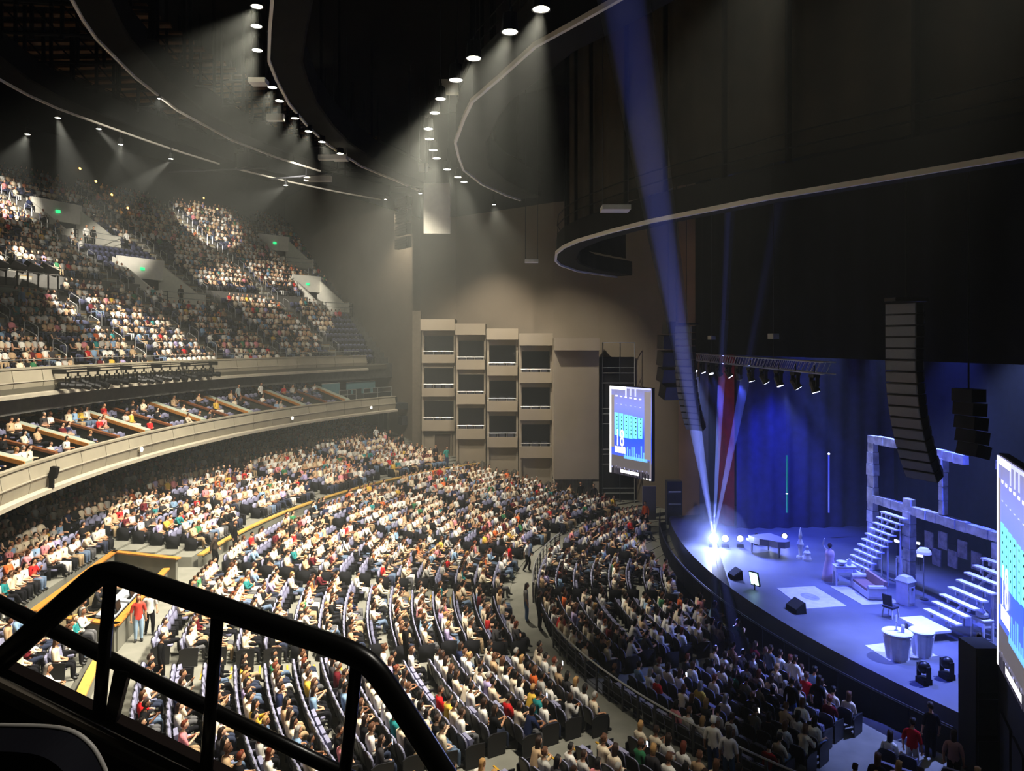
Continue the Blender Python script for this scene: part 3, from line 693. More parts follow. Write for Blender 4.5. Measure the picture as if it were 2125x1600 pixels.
HAIRC = [('black', (20, 16, 15)), ('dark brown', (46, 30, 22)), ('brown', (88, 56, 36)), ('blond', (176, 136, 84)), ('grey', (150, 146, 140)), ('auburn', (110, 50, 30))]; HW = [.34, .3, .18, .08, .06, .04]
SKINC = [(206, 160, 128), (188, 138, 104), (222, 180, 150), (150, 104, 76), (110, 74, 54)]; KW = [.3, .28, .24, .12, .06]
SHOEC = [('black', (20, 20, 20)), ('white', (210, 208, 204))]
def pmat(kind, col, rough=.85): return mat('%s_%d_%d_%d' % ((kind,)+tuple(col)), col, rough)
def pick(w): return int(rng.choice(len(w), p=w))
def person(loc, rz, pose, shirt, trou, hair, style, skin, longs, label, group=None, sc=1.0, shoe=0):
    L = LOD0[pose]
    r = bpy.data.objects.new('person', L['body']); COL.objects.link(r); r.location = loc; r.rotation_euler.z = rz; r.scale = (sc, sc, sc)
    tag(r, label, 'person', group)
    r.material_slots[0].link = 'OBJECT'; r.material_slots[0].material = pmat('skin', SKINC[skin], .6)
    for nm, me, m in (('shirt', L['shirt%d' % longs], pmat('cloth', shirt)), ('trousers', L['trou'], pmat('cloth', trou)), ('shoe', L['shoe'], pmat('shoe', SHOEC[shoe][1], .5)), ('shoe', L['shoe2'], pmat('shoe', SHOEC[shoe][1], .5)), ('hair', L['hair_'+style], pmat('hair', hair, .6))):
        o = bpy.data.objects.new('cap' if (nm == 'hair' and style == 'cap') else nm, me); COL.objects.link(o); o.parent = r
        o.material_slots[0].link = 'OBJECT'; o.material_slots[0].material = m
    return r

# ================================================================== SEATS
M_SEATF = mat('lavender_seat_fabric', (138, 138, 164), .9, var=.06, scale=8)
M_SEATB = mat('seat_shell_black', (22, 22, 26), .45)
M_SEATP = mat('seat_pan_dark', (52, 52, 62), .8)
def seat_parts(folded):
    w_ = .5
    bk = MB()        # padded back, rounded top, leaning back
    def prof(y_off, hw, z0, z1, rn):
        pts = [(-hw, z0), (hw, z0), (hw, z1-rn), (hw*.86, z1-rn*.35), (hw*.5, z1), (-hw*.5, z1), (-hw*.86, z1-rn*.35), (-hw, z1-rn)]
        return [(x, y_off+(z-.42)*.2, z) for x, z in pts]
    bk.rings([prof(.14, .22, .44, .88, .1), prof(.16, .235, .42, .9, .1), prof(.20, .235, .42, .9, .1)])
    sh = MB(); sh.rings([prof(.20, .243, .38, .915, .1), prof(.235, .24, .34, .92, .1), prof(.25, .2, .36, .88, .1)])
    pan = MB()
    if folded: pan.box((0, .06, .62), (.45, .11, .42), rx=-.18)
    else: pan.rings([[(-.225, -.3, .38), (.225, -.3, .38), (.225, .14, .36), (-.225, .14, .36)], [(-.23, -.32, .44), (.23, -.32, .44), (.23, .16, .42), (-.23, .16, .42)], [(-.2, -.29, .465), (.2, -.29, .465), (.2, .15, .45), (-.2, .15, .45)]])
    def arm(s):
        m = MB(); m.rings([[(s*.255-.022, -.24, .6), (s*.255+.022, -.24, .6), (s*.255+.022, .2, .62), (s*.255-.022, .2, .62)], [(s*.255-.02, -.26, .64), (s*.255+.02, -.26, .64), (s*.255+.02, .2, .66), (s*.255-.02, .2, .66)]]); return m
    def std(s):
        m = MB(); m.rings([[(s*.258-.017, -.12, 0), (s*.258+.017, -.12, 0), (s*.258+.017, .16, 0), (s*.258-.017, .16, 0)], [(s*.258-.017, -.04, .3), (s*.258+.017, -.04, .3), (s*.258+.017, .14, .3), (s*.258-.017, .14, .3)], [(s*.258-.017, -.2, .6), (s*.258+.017, -.2, .6), (s*.258+.017, .2, .6), (s*.258-.017, .2, .6)]]); return m
    return bk, sh, pan, arm, std
SEATME = {}
for fold in (0, 1):
    bk, sh, pan, arm, std = seat_parts(fold)
    SEATME[fold] = [('backrest', bk.mesh('backrest'), M_SEATF), ('back_shell', sh.mesh('back_shell'), M_SEATB), ('seat_cushion', pan.mesh('seat_cushion'), M_SEATF), ('armrest', arm(1).mesh('armrest'), M_SEATB), ('armrest', arm(-1).mesh('armrest'), M_SEATB), ('standard', std(1).mesh('standard'), M_SEATB), ('standard', std(-1).mesh('standard'), M_SEATB)]
    for n_, me, m in SEATME[fold]: me.materials.append(m)
def seat(loc, rz, fold, label, group):
    r = thing('theatre_seat', loc, rz, label, 'seat', group)
    for n_, me, m in SEATME[fold]:
        o = bpy.data.objects.new(n_, me); COL.objects.link(o); o.parent = r
    return r
def end_panel(s):
    m = MB(); x0, x1 = s*.29, s*.33
    m.hull([(x0, -.3, .02), (x0, .3, .02), (x0, .32, .62), (x0, .12, .7), (x0, -.34, .66)], [(x1, -.3, .02), (x1, .3, .02), (x1, .32, .62), (x1, .12, .7), (x1, -.34, .66)]); return m
ENDME = {s: end_panel(s).mesh('end_panel') for s in (1, -1)}
for s in (1, -1): ENDME[s].materials.append(M_SEATB)
def tiny_seat(fold):
    m = MB(); cl = []
    def put(c): cl.extend([c]*(len(m.v)-len(cl)))
    m.rings([[(-.23, .14, .42), (.23, .14, .42), (.23, .22, .82), (.12, .235, .9), (-.12, .235, .9), (-.23, .22, .82)], [(-.23, .19, .42), (.23, .19, .42), (.23, .265, .82), (.12, .28, .9), (-.12, .28, .9), (-.23, .265, .82)]]); put(0)
    m.rings([[(-.24, .2, .36), (.24, .2, .36), (.24, .27, .83), (.13, .285, .91), (-.13, .285, .91), (-.24, .27, .83)], [(-.24, .24, .36), (.24, .24, .36), (.24, .29, .83), (.13, .3, .91), (-.13, .3, .91), (-.24, .29, .83)]]); put(1)
    if fold: m.box((0, .07, .62), (.45, .1, .4), rx=-.18)
    else: m.box((0, -.08, .42), (.45, .46, .09))
    put(2)
    m.box((.257, -.02, .62), (.042, .44, .05)); m.box((.257, .03, .3), (.03, .3, .6)); put(1)
    return np.array(m.v), tri(m.f), np.array(cl)
SEAT1 = [tiny_seat(0), tiny_seat(1)]+[(np.array(m_.v), tri(m_.f), np.ones(len(m_.v), dtype=int)) for m_ in (end_panel(1), end_panel(-1))]

# ---- every seat position in the hall
BOOTH = [PZ(240, 1297, 3.0), PZ(367, 1164, 3.0), PZ(237, 1144, 3.0), PZ(70, 1266, 3.0)]
bu0, bu1 = min(p.x for p in BOOTH)-.5, max(p.x for p in BOOTH)+.4; bv1 = max(p.y for p in BOOTH)+.3
AIS = {'front': [-34, -12, 10, 32], 'main': [-37, -22, -7, 8.5, 24, 40], 'rear': [-24, -9.5, 12, 22, 32.5, 43, 55], 'upper': [-21, -14, -7, 0, 7, 14, 21, 28, 35, 42, 49]}
PARTS_PX = [(-8, 985), (55, 962), (116, 943), (180, 924), (239, 909), (298, 896), (356, 885), (416, 873), (473, 864), (526, 857), (579, 849), (633, 842), (684, 836), (737, 832)]
PART_ANG = [math.atan2(*(lambda p: (p.x, p.y-CB))(PZ(x, y, 8.2))) for x, y in PARTS_PX]
VOMS = [  # px centre, py of the floor, half width m, has exit sign
    (192, 498, 2.6), (372, 622, 2.6), (614, 548, 2.2), (697, 640, 2.0), (40, 625, 2.2)]
VOMP = [hit_upper(a, b) for a, b, c in VOMS]
CLR = {'front': .85, 'main': .85, 'rear': .85, 'upper': 1.08}
def barrier_v(u): return 1.75-abs(u)**2*.012
def wall_t(px):                    # depth at which a view direction meets the side wall behind the boxes
    d = FWD+RT*((px-CX)/F_PX); e = P2-P1; a_ = P1-CAM
    return (a_.x*e.y-a_.y*e.x)/(d.x*e.y-d.y*e.x)
FSP = hit_upper(50, 600); FSA, FSR = math.atan2(FSP.x, FSP.y-CB), math.hypot(FSP.x, FSP.y-CB)
_e = (P2-P1).normalized()
for m_, w_ in enumerate(VOMP):     # keep the entrances clear of the side wall
    for _ in range(12):
        a_ = math.atan2(w_.x, w_.y-CB); R_ = math.hypot(w_.x, w_.y-CB)
        c_ = [polar(CB, R_+dy, a_)+Vector((math.cos(a_), -math.sin(a_), 0))*VOMS[m_][2] for dy in (-1.2, 0, 5.3)]
        if all(_e.x*(q.y-P1.y)-_e.y*(q.x-P1.x) > .12 for q in c_): break
        n_ = polar(CB, R_, a_-.25/R_); w_.x, w_.y = n_.x, n_.y
_up = terrace('upper', -26, 60, 420, tail=1.2); _kp = []
for f in _up.f:                    # leave the mouths of the entrances open
    c_ = sum((Vector(_up.v[i]) for i in f), Vector())/4; a_ = math.atan2(c_.x, c_.y-CB); R_ = math.hypot(c_.x, c_.y-CB)
    if not any(abs((a_-math.atan2(w_.x, w_.y-CB))*R_) < VOMS[m_][2]-.1 and -.62 < R_-math.hypot(w_.x, w_.y-CB) < 5.1 for m_, w_ in enumerate(VOMP[:4])): _kp.append(f)
_up.f = _kp; _up.build('floor_upper_balcony', mat('upper_tier_floor', (92, 90, 86), .9, var=.15), kind='structure')
def in_vom(a, R, pad=.42):         # where the balcony entrances and the follow spot platform stand
    for m_, w_ in enumerate(VOMP):
        da, dr = abs((a-math.atan2(w_.x, w_.y-CB))*R), R-math.hypot(w_.x, w_.y-CB)
        if m_ < 4 and da < VOMS[m_][2]+pad and -1.75 < dr < 5.95: return True
        if m_ == 4 and ((da < VOMS[4][2]+1.0+pad and -.1 < dr < 1.45) or (da < VOMS[4][2] and -.1 < dr < 5)): return True
    return abs((a-FSA)*R) < 3.05+pad and -1.15 < R-FSR < 1.25
def floor_z(u, v):                 # height of the stepped floor under a point of the orchestra
    R = math.hypot(u-cx_of(CO), v-CO)
    def st(s):
        c_, R0, k, p, z0, dz = SEC[s]; return z0+max(0, min(k-1, int((R-(R0-.55))/p)))*dz
    return 0.0 if R < 15.35 else st('front') if R < 23.75 else .5 if R < 25.1 else st('main') if R < 39.4 else 2.0 if R < 41.35 else st('rear')
seats = []
for sec, (cv, R0, k, p, z0, dz) in SEC.items():
    for i in range(k):
        R = R0+i*p; z = z0+i*dz; pitch = .56; a_lo, a_hi = {'front': (-60, 62), 'main': (-52, 66), 'rear': (-34, 62), 'suite': (-20, 45), 'upper': (-22, 56)}[sec]
        n = int(D(a_hi-a_lo)*R/pitch)
        for j in range(n):
            a = D(a_lo)+j*pitch/R+(i % 2)*.25*pitch/R; q = polar(cv, R, a, z); u, v_ = q.x, q.y
            if not inside_hall(u, v_, 1.0 if sec != 'upper' else .6): continue
            px, py, t = proj((u, v_, z+.9))
            if t < 6 or not (-260 < px < 2390 and 0 < py < 1850): continue
            if sec == 'suite':
                if a > PART_ANG[-1] or any(-.52 < (a-b)*R < (.9 if k_ % 2 else .52) for k_, b in enumerate(PART_ANG)): continue
            elif sec == 'front':
                if v_ < max(2.0 if abs(u) < 14 else -9, barrier_v(u)+1.0): continue
                if u < -17: continue
            if sec in AIS and min(abs((a-D(b))*R) for b in AIS[sec]) < CLR[sec]: continue
            if sec == 'rear' and (bu0 < u < bu1 and v_ < bv1): continue
            if sec == 'upper':
                if in_vom(a, R): continue
                if i in (11, 12) : continue            # cross aisle
            rz = math.atan2(cv-v_, cx_of(cv)-u)+PI/2
            e_ = 0
            if sec in ('front', 'main', 'rear'):
                g = min(((a-D(b))*R for b in AIS[sec]), key=abs)
                if abs(g) < CLR[sec]+.56: e_ = -1 if g > 0 else 1
            seats.append((sec, i, u, v_, z, rz, px, py, t, a, e_))
def occupied(s):
    sec, i, u, v_, z, rz, px, py, t, a, e_ = s; x = rng.random()
    blk = math.sin(u*.9+i*2.3)+math.sin(v_*1.1-u*.35+i*.5)
    if sec == 'upper':
        if px > 640 and py > 560 and x < .93 and px > 560+.62*(740-py) + 90: return False
        if 170 < px < 360 and 500 < py < 545: return False
        return x < .86 and blk > -1.55
    if sec == 'suite': return x < (.62 if px < 330 else .22)
    if sec == 'front': return x < .86 and blk > -1.4
    return x < .92 and blk > -1.35
# ---- people on their feet: either in an aisle / on a landing, or risen from a seat
K, Wt, G = (18, 18, 20), (232, 228, 218), (120, 118, 116)
def head_at(px, py, z, h=1.72): return PZ(px, py, z+h)
def on_arc(p, R):                  # slide a point along its radius onto a cross aisle
    a_ = math.atan2(p.x-cx_of(CO), p.y-CO); q = polar(CO, R, a_); q.z = floor_z(q.x, q.y); return q
def free(p):                       # stand in the middle of the tread below
    a_, R = math.atan2(p.x-cx_of(CO), p.y-CO), math.hypot(p.x-cx_of(CO), p.y-CO)
    for s in ('front', 'main', 'rear'):
        c_, R0, k, q_, z0, dz = SEC[s]
        if R0-.55 <= R < R0+k*q_-.55: R = R0-.55+(int((R-R0+.55)/q_)+.52)*q_
    p = polar(CO, R, a_); return Vector((p.x, p.y, floor_z(p.x, p.y)))
def toward(p, d): v = Vector((-CAM.x*0-p.x, -3-p.y, 0)).normalized(); return p+v*d
def landing(m_, x, y):             # a spot on the landing of a balcony entrance
    w_ = VOMP[m_]; a_ = math.atan2(w_.x, w_.y-CB); R_ = math.hypot(w_.x, w_.y-CB); q = polar(CB, R_+y, a_)+Vector((math.cos(a_), -math.sin(a_), 0))*x
    q.z = SEC['upper'][4]+(R_-SEC['upper'][1])/.9*.56-.2; return q
def gnd(px, py):                   # where a view direction meets the stepped orchestra floor
    for t in np.arange(20, 90, .1):
        q = PT(px, py, t)
        if q.z <= floor_z(q.x, q.y): break
    return free(q)
_ais = lambda p, deg: free(polar(CO, math.hypot(p.x-cx_of(CO), p.y-CO), D(deg)))
_b = (BOOTH[1]-BOOTH[0]).normalized(); _bn = Vector((_b.y, -_b.x, 0)); _bn = _bn if _bn.y < 0 else -_bn
STD = [  # mode, point, shirt, trousers, label, options
 ('free', free(PZ(270, 1332, 2.0)+_bn*.30), (206, 72, 60), (150, 176, 200), 'standing person in red top and pale jeans beside the sound booth', dict(hair=(120, 70, 40), style='long', face=(-20, 20, 0))),
 ('free', free(PZ(302, 1318, 2.0)+_bn*.15), Wt, K, 'standing man in white shirt and black trousers walking past the sound booth', dict(pose='stand_walk', face=(-25, 15, 0))),
 ('free', on_arc(PZ(1130, 1308, .5), 23.98), K, K, 'standing person in black suit in the gap of the curved rail', dict(longs=1)),
 ('free', on_arc(PZ(1108, 1290, .5), 24.4), G, (80, 110, 150), 'standing person in grey top and blue jeans beside the suited person', dict(hair=(30, 20, 18), style='long')),
 ('free', on_arc(PZ(1091, 1186, .5), 24.5), Wt, K, 'standing person in white shirt in the far lower aisle', dict(pose='stand_walk')),
 ('seat', PZ(1062, 1192, .55), (190, 30, 34), (60, 80, 120), 'standing person in red top at the end of a row by the lower aisle', {}),
 ('free', free(PT(1197, 711, 58.6)), K, K, 'guard in black suit standing before the draped doorway', dict(longs=1, face=(-20, 30, 0))),
 ('free', free(PT(1240, 711, 57.6)), (40, 38, 42), K, 'person in dark clothes standing right of the draped doorway', dict(longs=1, face=(-20, 30, 0))),
 ('free', free(PT(1331, 711, 54.2)), (226, 96, 44), K, 'steward in orange jacket standing at the far end of the crowd barrier', dict(longs=1, face=(0, 20, 0))),
 ('free', on_arc(head_at(1480, 1494, .5), 24.3), Wt, (40, 60, 100), 'standing person in white T-shirt with back turned at the rail end', dict(style='cap', hair=Wt)),
 ('free', on_arc(head_at(1528, 1506, .5), 24.45), (200, 200, 206), (50, 80, 120), 'standing person in pale shirt close behind the white T-shirt person', dict(style='long')),
 ('seat', head_at(1648, 1362, .1), Wt, G, 'standing person in white T-shirt in the dark front rows', {}),
 ('seat', head_at(1600, 1350, .1), (96, 104, 116), K, 'standing person in slate shirt beside the dark front rows aisle', {}),
 ('seat', head_at(1648, 1418, .1), K, (60, 84, 120), 'standing person in black top and jeans in the front rows', dict(longs=1)),
 ('seat', head_at(1692, 1420, .1), (30, 30, 36), K, 'standing person in dark dress with long hair in the front rows', dict(style='long')),
 ('seat', head_at(1908, 1508, 0), (186, 28, 34), (200, 196, 190), 'standing person in red T-shirt and white shorts in the front rows', dict(hair=(30, 20, 18))),
 ('seat', head_at(1955, 1520, 0), (160, 120, 110), K, 'standing person with long hair beside the red T-shirt person', dict(style='long')),
 ('free', free(Vector((-12.15, .62, 0))), (24, 24, 34), K, 'person in black standing at the foot of the stage tower', {}),
 ('abs', Vector((PT(2033, 711, 24.6).x, PT(2033, 711, 24.6).y, 2.1)), K, K, 'technician in black behind the stage-side tower', {}),
 ('free', on_arc(PZ(405, 1178, 2.0), 40.1), (60, 50, 44), K, 'person in dark jacket walking along the upper aisle', dict(pose='stand_walk', longs=1)),
 ('free', on_arc(PZ(479, 1148, 2.0), 40.15), K, K, 'person in long black coat standing in the upper aisle', dict(longs=1)),
 ('free', _ais(PZ(864, 1388, 1.1), -7), K, K, 'usher in black standing in a main floor stair aisle', dict(longs=1)),
 ('seat', PZ(335, 1400, 2.0), K, K, 'person in black jacket standing at the end of a main floor row', dict(longs=1)),
 ('seat', PZ(710, 908, 4.3), Wt, (190, 160, 110), 'standing person in white under the lower balcony', dict(face=(0, 0, 0))),
 ('free', gnd(787, 926), (240, 238, 230), K, 'person in white shirt at the doorway under the lower balcony', {}),
 ('free', gnd(815, 934), K, K, 'dark-clothed person standing by the doorway under the balcony', dict(longs=1)),
 ('free', gnd(832, 941), K, K, 'dark-clothed person standing against the far wall corner', dict(longs=1)),
 ('free', gnd(908, 966), (40, 36, 40), K, 'person in dark clothes standing at the brown box tower door', dict(longs=1)),
 ('free', gnd(931, 970), (60, 150, 140), (70, 80, 110), 'person in teal top standing near the brown box tower door', {}),
 ('abs', landing(0, -.5, .2), Wt, K, 'usher in white shirt standing at the highest balcony entrance', dict(longs=1)),
 ('abs', landing(0, .35, .3), K, K, 'person in black beside the usher at the highest balcony entrance', dict(longs=1)),
 ('seat', hit_upper(242, 508), Wt, K, 'person in white standing below the highest balcony entrance', dict(longs=1)),
 ('seat', hit_upper(302, 516), Wt, K, 'person in white shirt walking along the empty balcony row', dict(longs=1)),
 ('abs', landing(1, .4, .2), K, K, 'usher in black at the mouth of the balcony entrance', dict(longs=1)),
 ('seat', hit_upper(22, 640), (90, 120, 150), K, 'person in blue shirt standing below the follow spot platform', dict(longs=1)),
 ('seat', PZ(502, 812, 8.0), (150, 160, 160), K, 'person in grey shirt standing in a suite', dict(px=500)),
 ('seat', PZ(531, 816, 8.0), Wt, K, 'person in white shirt standing between suite seats', dict(px=534))]
STEPL = [hit_upper(px, py+6) for px, py in ((165, 368), (198, 395), (231, 423), (264, 451), (422, 426), (450, 449))]
DOOR = PT(797, 711, wall_t(797)-.16)
clear = [(p, .62) for md, p, *_ in STD if md == 'free']+[(p, .5) for p in STEPL]+[(DOOR, 1.9)]+[(PT(2049, 711, 23.2), 1.25)]+[(Vector((-14.147-.834*k_-.551*y_, .062+.551*k_-.834*y_, 0)), .95) for k_ in (-.5, .4, 1.3, 2.2, 3.1, 4.0, 4.8) for y_ in (.1, .8)]
seats = [s for s in seats if not any(abs(s[2]-p.x) < r_ and abs(s[3]-p.y) < r_ and math.hypot(s[2]-p.x, s[3]-p.y) < r_ for p, r_ in clear)]
RISEN = {}
for n_, (md, p, *_) in enumerate(STD):
    if md == 'seat':
        op_ = STD[n_][5]
        k_ = min((k for k in range(len(seats)) if k not in RISEN), key=lambda k: ((seats[k][6]-op_['px'])**2+(0 if seats[k][0] == 'suite' and seats[k][1] == 2 else 1e9)) if 'px' in op_ else (seats[k][2]-p.x)**2+(seats[k][3]-p.y)**2+(0 if (seats[k][0] == 'upper') == (p.z > 13) and seats[k][0] != 'suite' else 1e6))
        RISEN[k_] = n_
        s = seats[k_]; f_ = Vector((math.sin(s[5]), -math.cos(s[5]), 0)); STD[n_] = ('seat', Vector((s[2], s[3], s[4]))+f_*.30)+STD[n_][2:]
        STD[n_][5]['face'] = STD[n_][1]+f_*5
occ = [occupied(s) and i not in RISEN for i, s in enumerate(seats)]
order = sorted(range(len(seats)), key=lambda i: seats[i][8])
def hidden_fg(px, py):        # behind the dark ledge under the foreground railing
    return py > 1395+px*.5
vis = [i for i in order if -5 < seats[i][6] < 2130 and seats[i][7] < 1612 and not hidden_fg(seats[i][6], seats[i][7])]
ind_p = set([i for i in vis if occ[i]][:285]); ind_s = set(vis[:300])
zone = {'front': 'between the curved rail and the stage', 'main': 'on the main floor behind the curved rail', 'rear': 'in the raised rear rows', 'suite': 'in a partitioned suite', 'upper': 'in the upper balcony'}
POSEW = {'sit_lap': ('hands in lap', .34), 'sit_fold': ('arms folded', .22), 'sit_rest': ('arms resting', .16), 'sit_lean': ('leaning forward', .12), 'sit_phone': ('hand raised', .08), 'sit_clap': ('hands together', .08)}
PN = list(POSEW); PWT = np.array([POSEW[k][1] for k in PN]); PWT /= PWT.sum()
HAIRL = {'short': 'short', 'long': 'long', 'bob': 'chin-length', 'bun': 'tied-up', 'cap': ''}
phones = []
ORD = ['first', 'second', 'third', 'fourth', 'fifth', 'sixth', 'seventh', 'eighth', 'ninth', 'tenth', 'eleventh', 'twelfth', 'thirteenth', 'fourteenth', 'fifteenth', 'sixteenth', 'seventeenth', 'eighteenth', 'nineteenth', 'twentieth']
stuffP, stuffS = [], []
for i, s in enumerate(seats):
    sec, row, u, v_, z, rz, px, py, t, a, e_ = s
    if i in ind_s:
        rw = ORD[row] if sec == 'main' else ORD[8-row]; where = rw+' row '+{'front': 'below the curved rail', 'main': 'behind the curved rail', 'rear': 'of the rear block'}.get(sec, zone[sec])
        if sec == 'rear': where = ORD[row]+' row of the raised rear block'
        lb = ('black-shelled theatre seat in use, ' if occ[i] else 'empty theatre seat with tipped-up lavender-grey cushion, ')+where
        r_ = seat((u, v_, z), rz, 0 if occ[i] else 1, lb, lb)
        if e_:
            o_ = bpy.data.objects.new('end_panel', ENDME[e_]); COL.objects.link(o_); o_.parent = r_
    else:
        stuffS.append((u, v_, z, rz, 0 if occ[i] else 1, sec))
        if e_: stuffS.append((u, v_, z, rz, 2 if e_ > 0 else 3, sec))
    if not occ[i]: continue
    si, ti, hi_, ki = pick(SW), pick(TW), pick(HW), pick(KW); pose = PN[pick(PWT)]; longs = int(rng.random() < .35); style = HAIRS[pick([.36, .34, .16, .1, .04])]
    jr = rz+float(np.clip(rng.normal(0, .06), -.1, .1)); sc = float(np.clip(rng.normal(1.0, .025), .94, 1.04))
    if i in ind_p:
        hl = ('%s %s hair' % (HAIRL[style], HAIRC[hi_][0])) if style != 'cap' else '%s cap' % HAIRC[hi_][0]
        lbl = 'seated person, %s top, %s trousers, %s, %s, %s' % (SHIRTS[si][0], TROUS[ti][0], hl, POSEW[pose][0], {'front': 'front rows', 'main': 'main floor', 'rear': 'rear rows', 'suite': 'suites', 'upper': 'upstairs'}[sec])
        if len(lbl.replace('-', ' ').split()) > 16: lbl = lbl.replace(' %s trousers,' % TROUS[ti][0], '')
        r = person((u, v_, z-.01), jr, pose, SHIRTS[si][1], TROUS[ti][1], HAIRC[hi_][1], style, ki, longs, lbl, 'seated audience', sc)
        if pose == 'sit_phone' and len(phones) < 16: phones.append((r, pose, sc))
    else: stuffP.append((u, v_, z, jr, pose, longs, 'short' if style in ('short', 'cap') else 'long', SHIRTS[si][1], TROUS[ti][1], HAIRC[hi_][1], SKINC[ki], sec, sc))
def merge(name, items, m, **kw):
    vs_, fs_, cs_ = [], [], []; o = 0
    for T, (u, v_, z), rz, sc, pal in items:
        c, s = math.cos(rz)*sc, math.sin(rz)*sc; X = T[0]; W = np.empty_like(X)
        W[:, 0] = X[:, 0]*c-X[:, 1]*s+u; W[:, 1] = X[:, 0]*s+X[:, 1]*c+v_; W[:, 2] = X[:, 2]*sc+z
        vs_.append(W); fs_.append(T[1]+o); cs_.append(pal[T[2]]); o += len(X)
    Vv = np.concatenate(vs_).astype(np.float32); Ff = np.concatenate(fs_).astype(np.int32); Cc = np.concatenate(cs_).astype(np.float32)
    me = bpy.data.meshes.new(name); me.vertices.add(len(Vv)); me.vertices.foreach_set('co', Vv.ravel()); me.loops.add(Ff.size); me.loops.foreach_set('vertex_index', Ff.ravel())
    me.polygons.add(len(Ff)); me.polygons.foreach_set('loop_start', np.arange(0, Ff.size, 3, dtype=np.int32)); me.polygons.foreach_set('use_smooth', np.ones(len(Ff), dtype=bool))
    at = me.attributes.new('Col', 'FLOAT_COLOR', 'POINT'); at.data.foreach_set('color', Cc.ravel()); me.update(calc_edges=True); me.validate()
    return link(name, me, m, **kw)
_lc = {}
def lin(c):
    if c not in _lc: _lc[c] = srgb(*c)
    return _lc[c]
M_CROWD = attr_mat('crowd_cloth_and_skin', .8)
def jit(c):
    k = float(rng.uniform(.82, 1.1)); c = lin(c); return (c[0]*k, c[1]*k, c[2]*k, 1)
items = []
for (u, v_, z, rz, pose, longs, hs, sh, tr, ha, sk, sec, sc) in stuffP:
    T = LOD2[int(rng.integers(len(LOD2)))] if sec in ('upper',) or (sec == 'rear' and math.hypot(u, v_-CO) > 48) else LOD1[(pose, longs, hs)]
    items.append((T, (u, v_, z), rz, sc, np.array([lin(sk), jit(sh), lin(tr), (.02, .02, .02, 1), lin(ha)])))
print('individual people', len(ind_p), 'crowd', len(items), 'seats', len(seats))
merge('audience', items, M_CROWD, label='dense seated concert crowd filling the far rows and balconies', cat='crowd', kind='stuff')
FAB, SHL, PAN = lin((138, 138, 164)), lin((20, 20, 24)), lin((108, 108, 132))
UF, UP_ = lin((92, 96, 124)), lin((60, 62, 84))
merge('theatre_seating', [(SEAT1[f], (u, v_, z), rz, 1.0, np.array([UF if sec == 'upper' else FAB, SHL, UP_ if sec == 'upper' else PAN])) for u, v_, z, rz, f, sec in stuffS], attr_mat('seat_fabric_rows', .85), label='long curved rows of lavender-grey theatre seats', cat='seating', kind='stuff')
# phones held up by people
M_PH = mat('phone_back', (18, 18, 20), .3); M_PHS = mat('phone_screen', (200, 215, 255), .3, emit=(225, 235, 255), estr=6)
def phone_for(r, pose, sc):
    h = LOD0[pose]['hand']; p = r.matrix_basis @ (h+Vector((-.005, -.06, .05)))
    o = thing('mobile_phone', p, r.rotation_euler.z, 'lit mobile phone held up by a member of the audience', 'phone', 'lit phones in the audience')
    m = MB(); m.box((0, 0, 0), (.078, .012, .16)); m.build('phone_body', M_PH, o); m = MB(); m.box((0, .008, 0), (.07, .004, .148)); m.build('phone_screen', M_PHS, o)
for a in phones: phone_for(*a)
# ================================================================== STAGE
def drape(name, pts, z0, z1, m, amp=.12, step=.16, label=None, cat='curtain', kind=None, group=None, parent=None):
    pl = []
    for a, b in zip(pts[:-1], pts[1:]):
        a, b = Vector((*a, 0)), Vector((*b, 0)); n = max(2, int((b-a).length/step)); e = (b-a).normalized(); nr = Vector((-e.y, e.x, 0))
        for j in range(n): pl.append((a.lerp(b, j/n), nr))
    vs_ = []
    for k, (q, nr) in enumerate(pl):
        d = amp*math.sin(k*1.15)+.4*amp*math.sin(k*.37+1); p = q+nr*d; vs_ += [(p.x, p.y, z0), (p.x, p.y, z1)]
    mb = MB(); mb.add(vs_, [(2*i, 2*i+2, 2*i+3, 2*i+1) for i in range(len(pl)-1)])
    return mb.build(name, m, parent, smooth=True, label=label, cat=cat, kind=kind, group=group)
xy = lambda p: (p.x, p.y)
# proscenium pier and legs on the far side
a, b = PT(1408, 711, 56.2), PT(1452, 711, 55.2)
wallseg(b, a, -.2, 26, th=.5).build('wall_proscenium_far', mat('proscenium_tan', (150, 120, 96), .85, var=.12, scale=.5), kind='structure')
drape('side_curtain', [xy(PT(1452, 711, 52)), xy(PT(1476, 711, 51.4))], 1.15, 12.8, mat('slate_drape', (92, 92, 120), .95, var=.1), label='slate grey narrow stage drape beside the tan pier')
drape('side_curtain', [xy(PT(1472, 711, 53)), xy(PT(1494, 711, 52))], 1.15, 12.8, mat('ink_drape', (26, 28, 44), .95), label='ink dark stage drape between the slate and the red drape')
drape('side_curtain', [xy(PT(1490, 711, 50.8)), xy(PT(1527, 711, 49.8))], 1.15, 12.8, mat('red_drape', (150, 36, 42), .95, var=.15), label='tall dark red stage drape at the far wing')
drape('wing_curtain', [xy(PT(1529, 711, 49.4)), (11.8, -10), (11.2, -16.2)], 1.15, 17, mat('blue_velour', (48, 52, 96), .95, var=.2, scale=2), amp=.16, step=.22, label='wide dark blue velour curtain closing the far wing')
drape('back_curtain', [(11.2, -16.3), (-22, -16.3)], 1.15, 20, mat('navy_velour', (24, 26, 48), .95, var=.2), amp=.14, step=.3, label='navy back curtain across the rear of the stage')
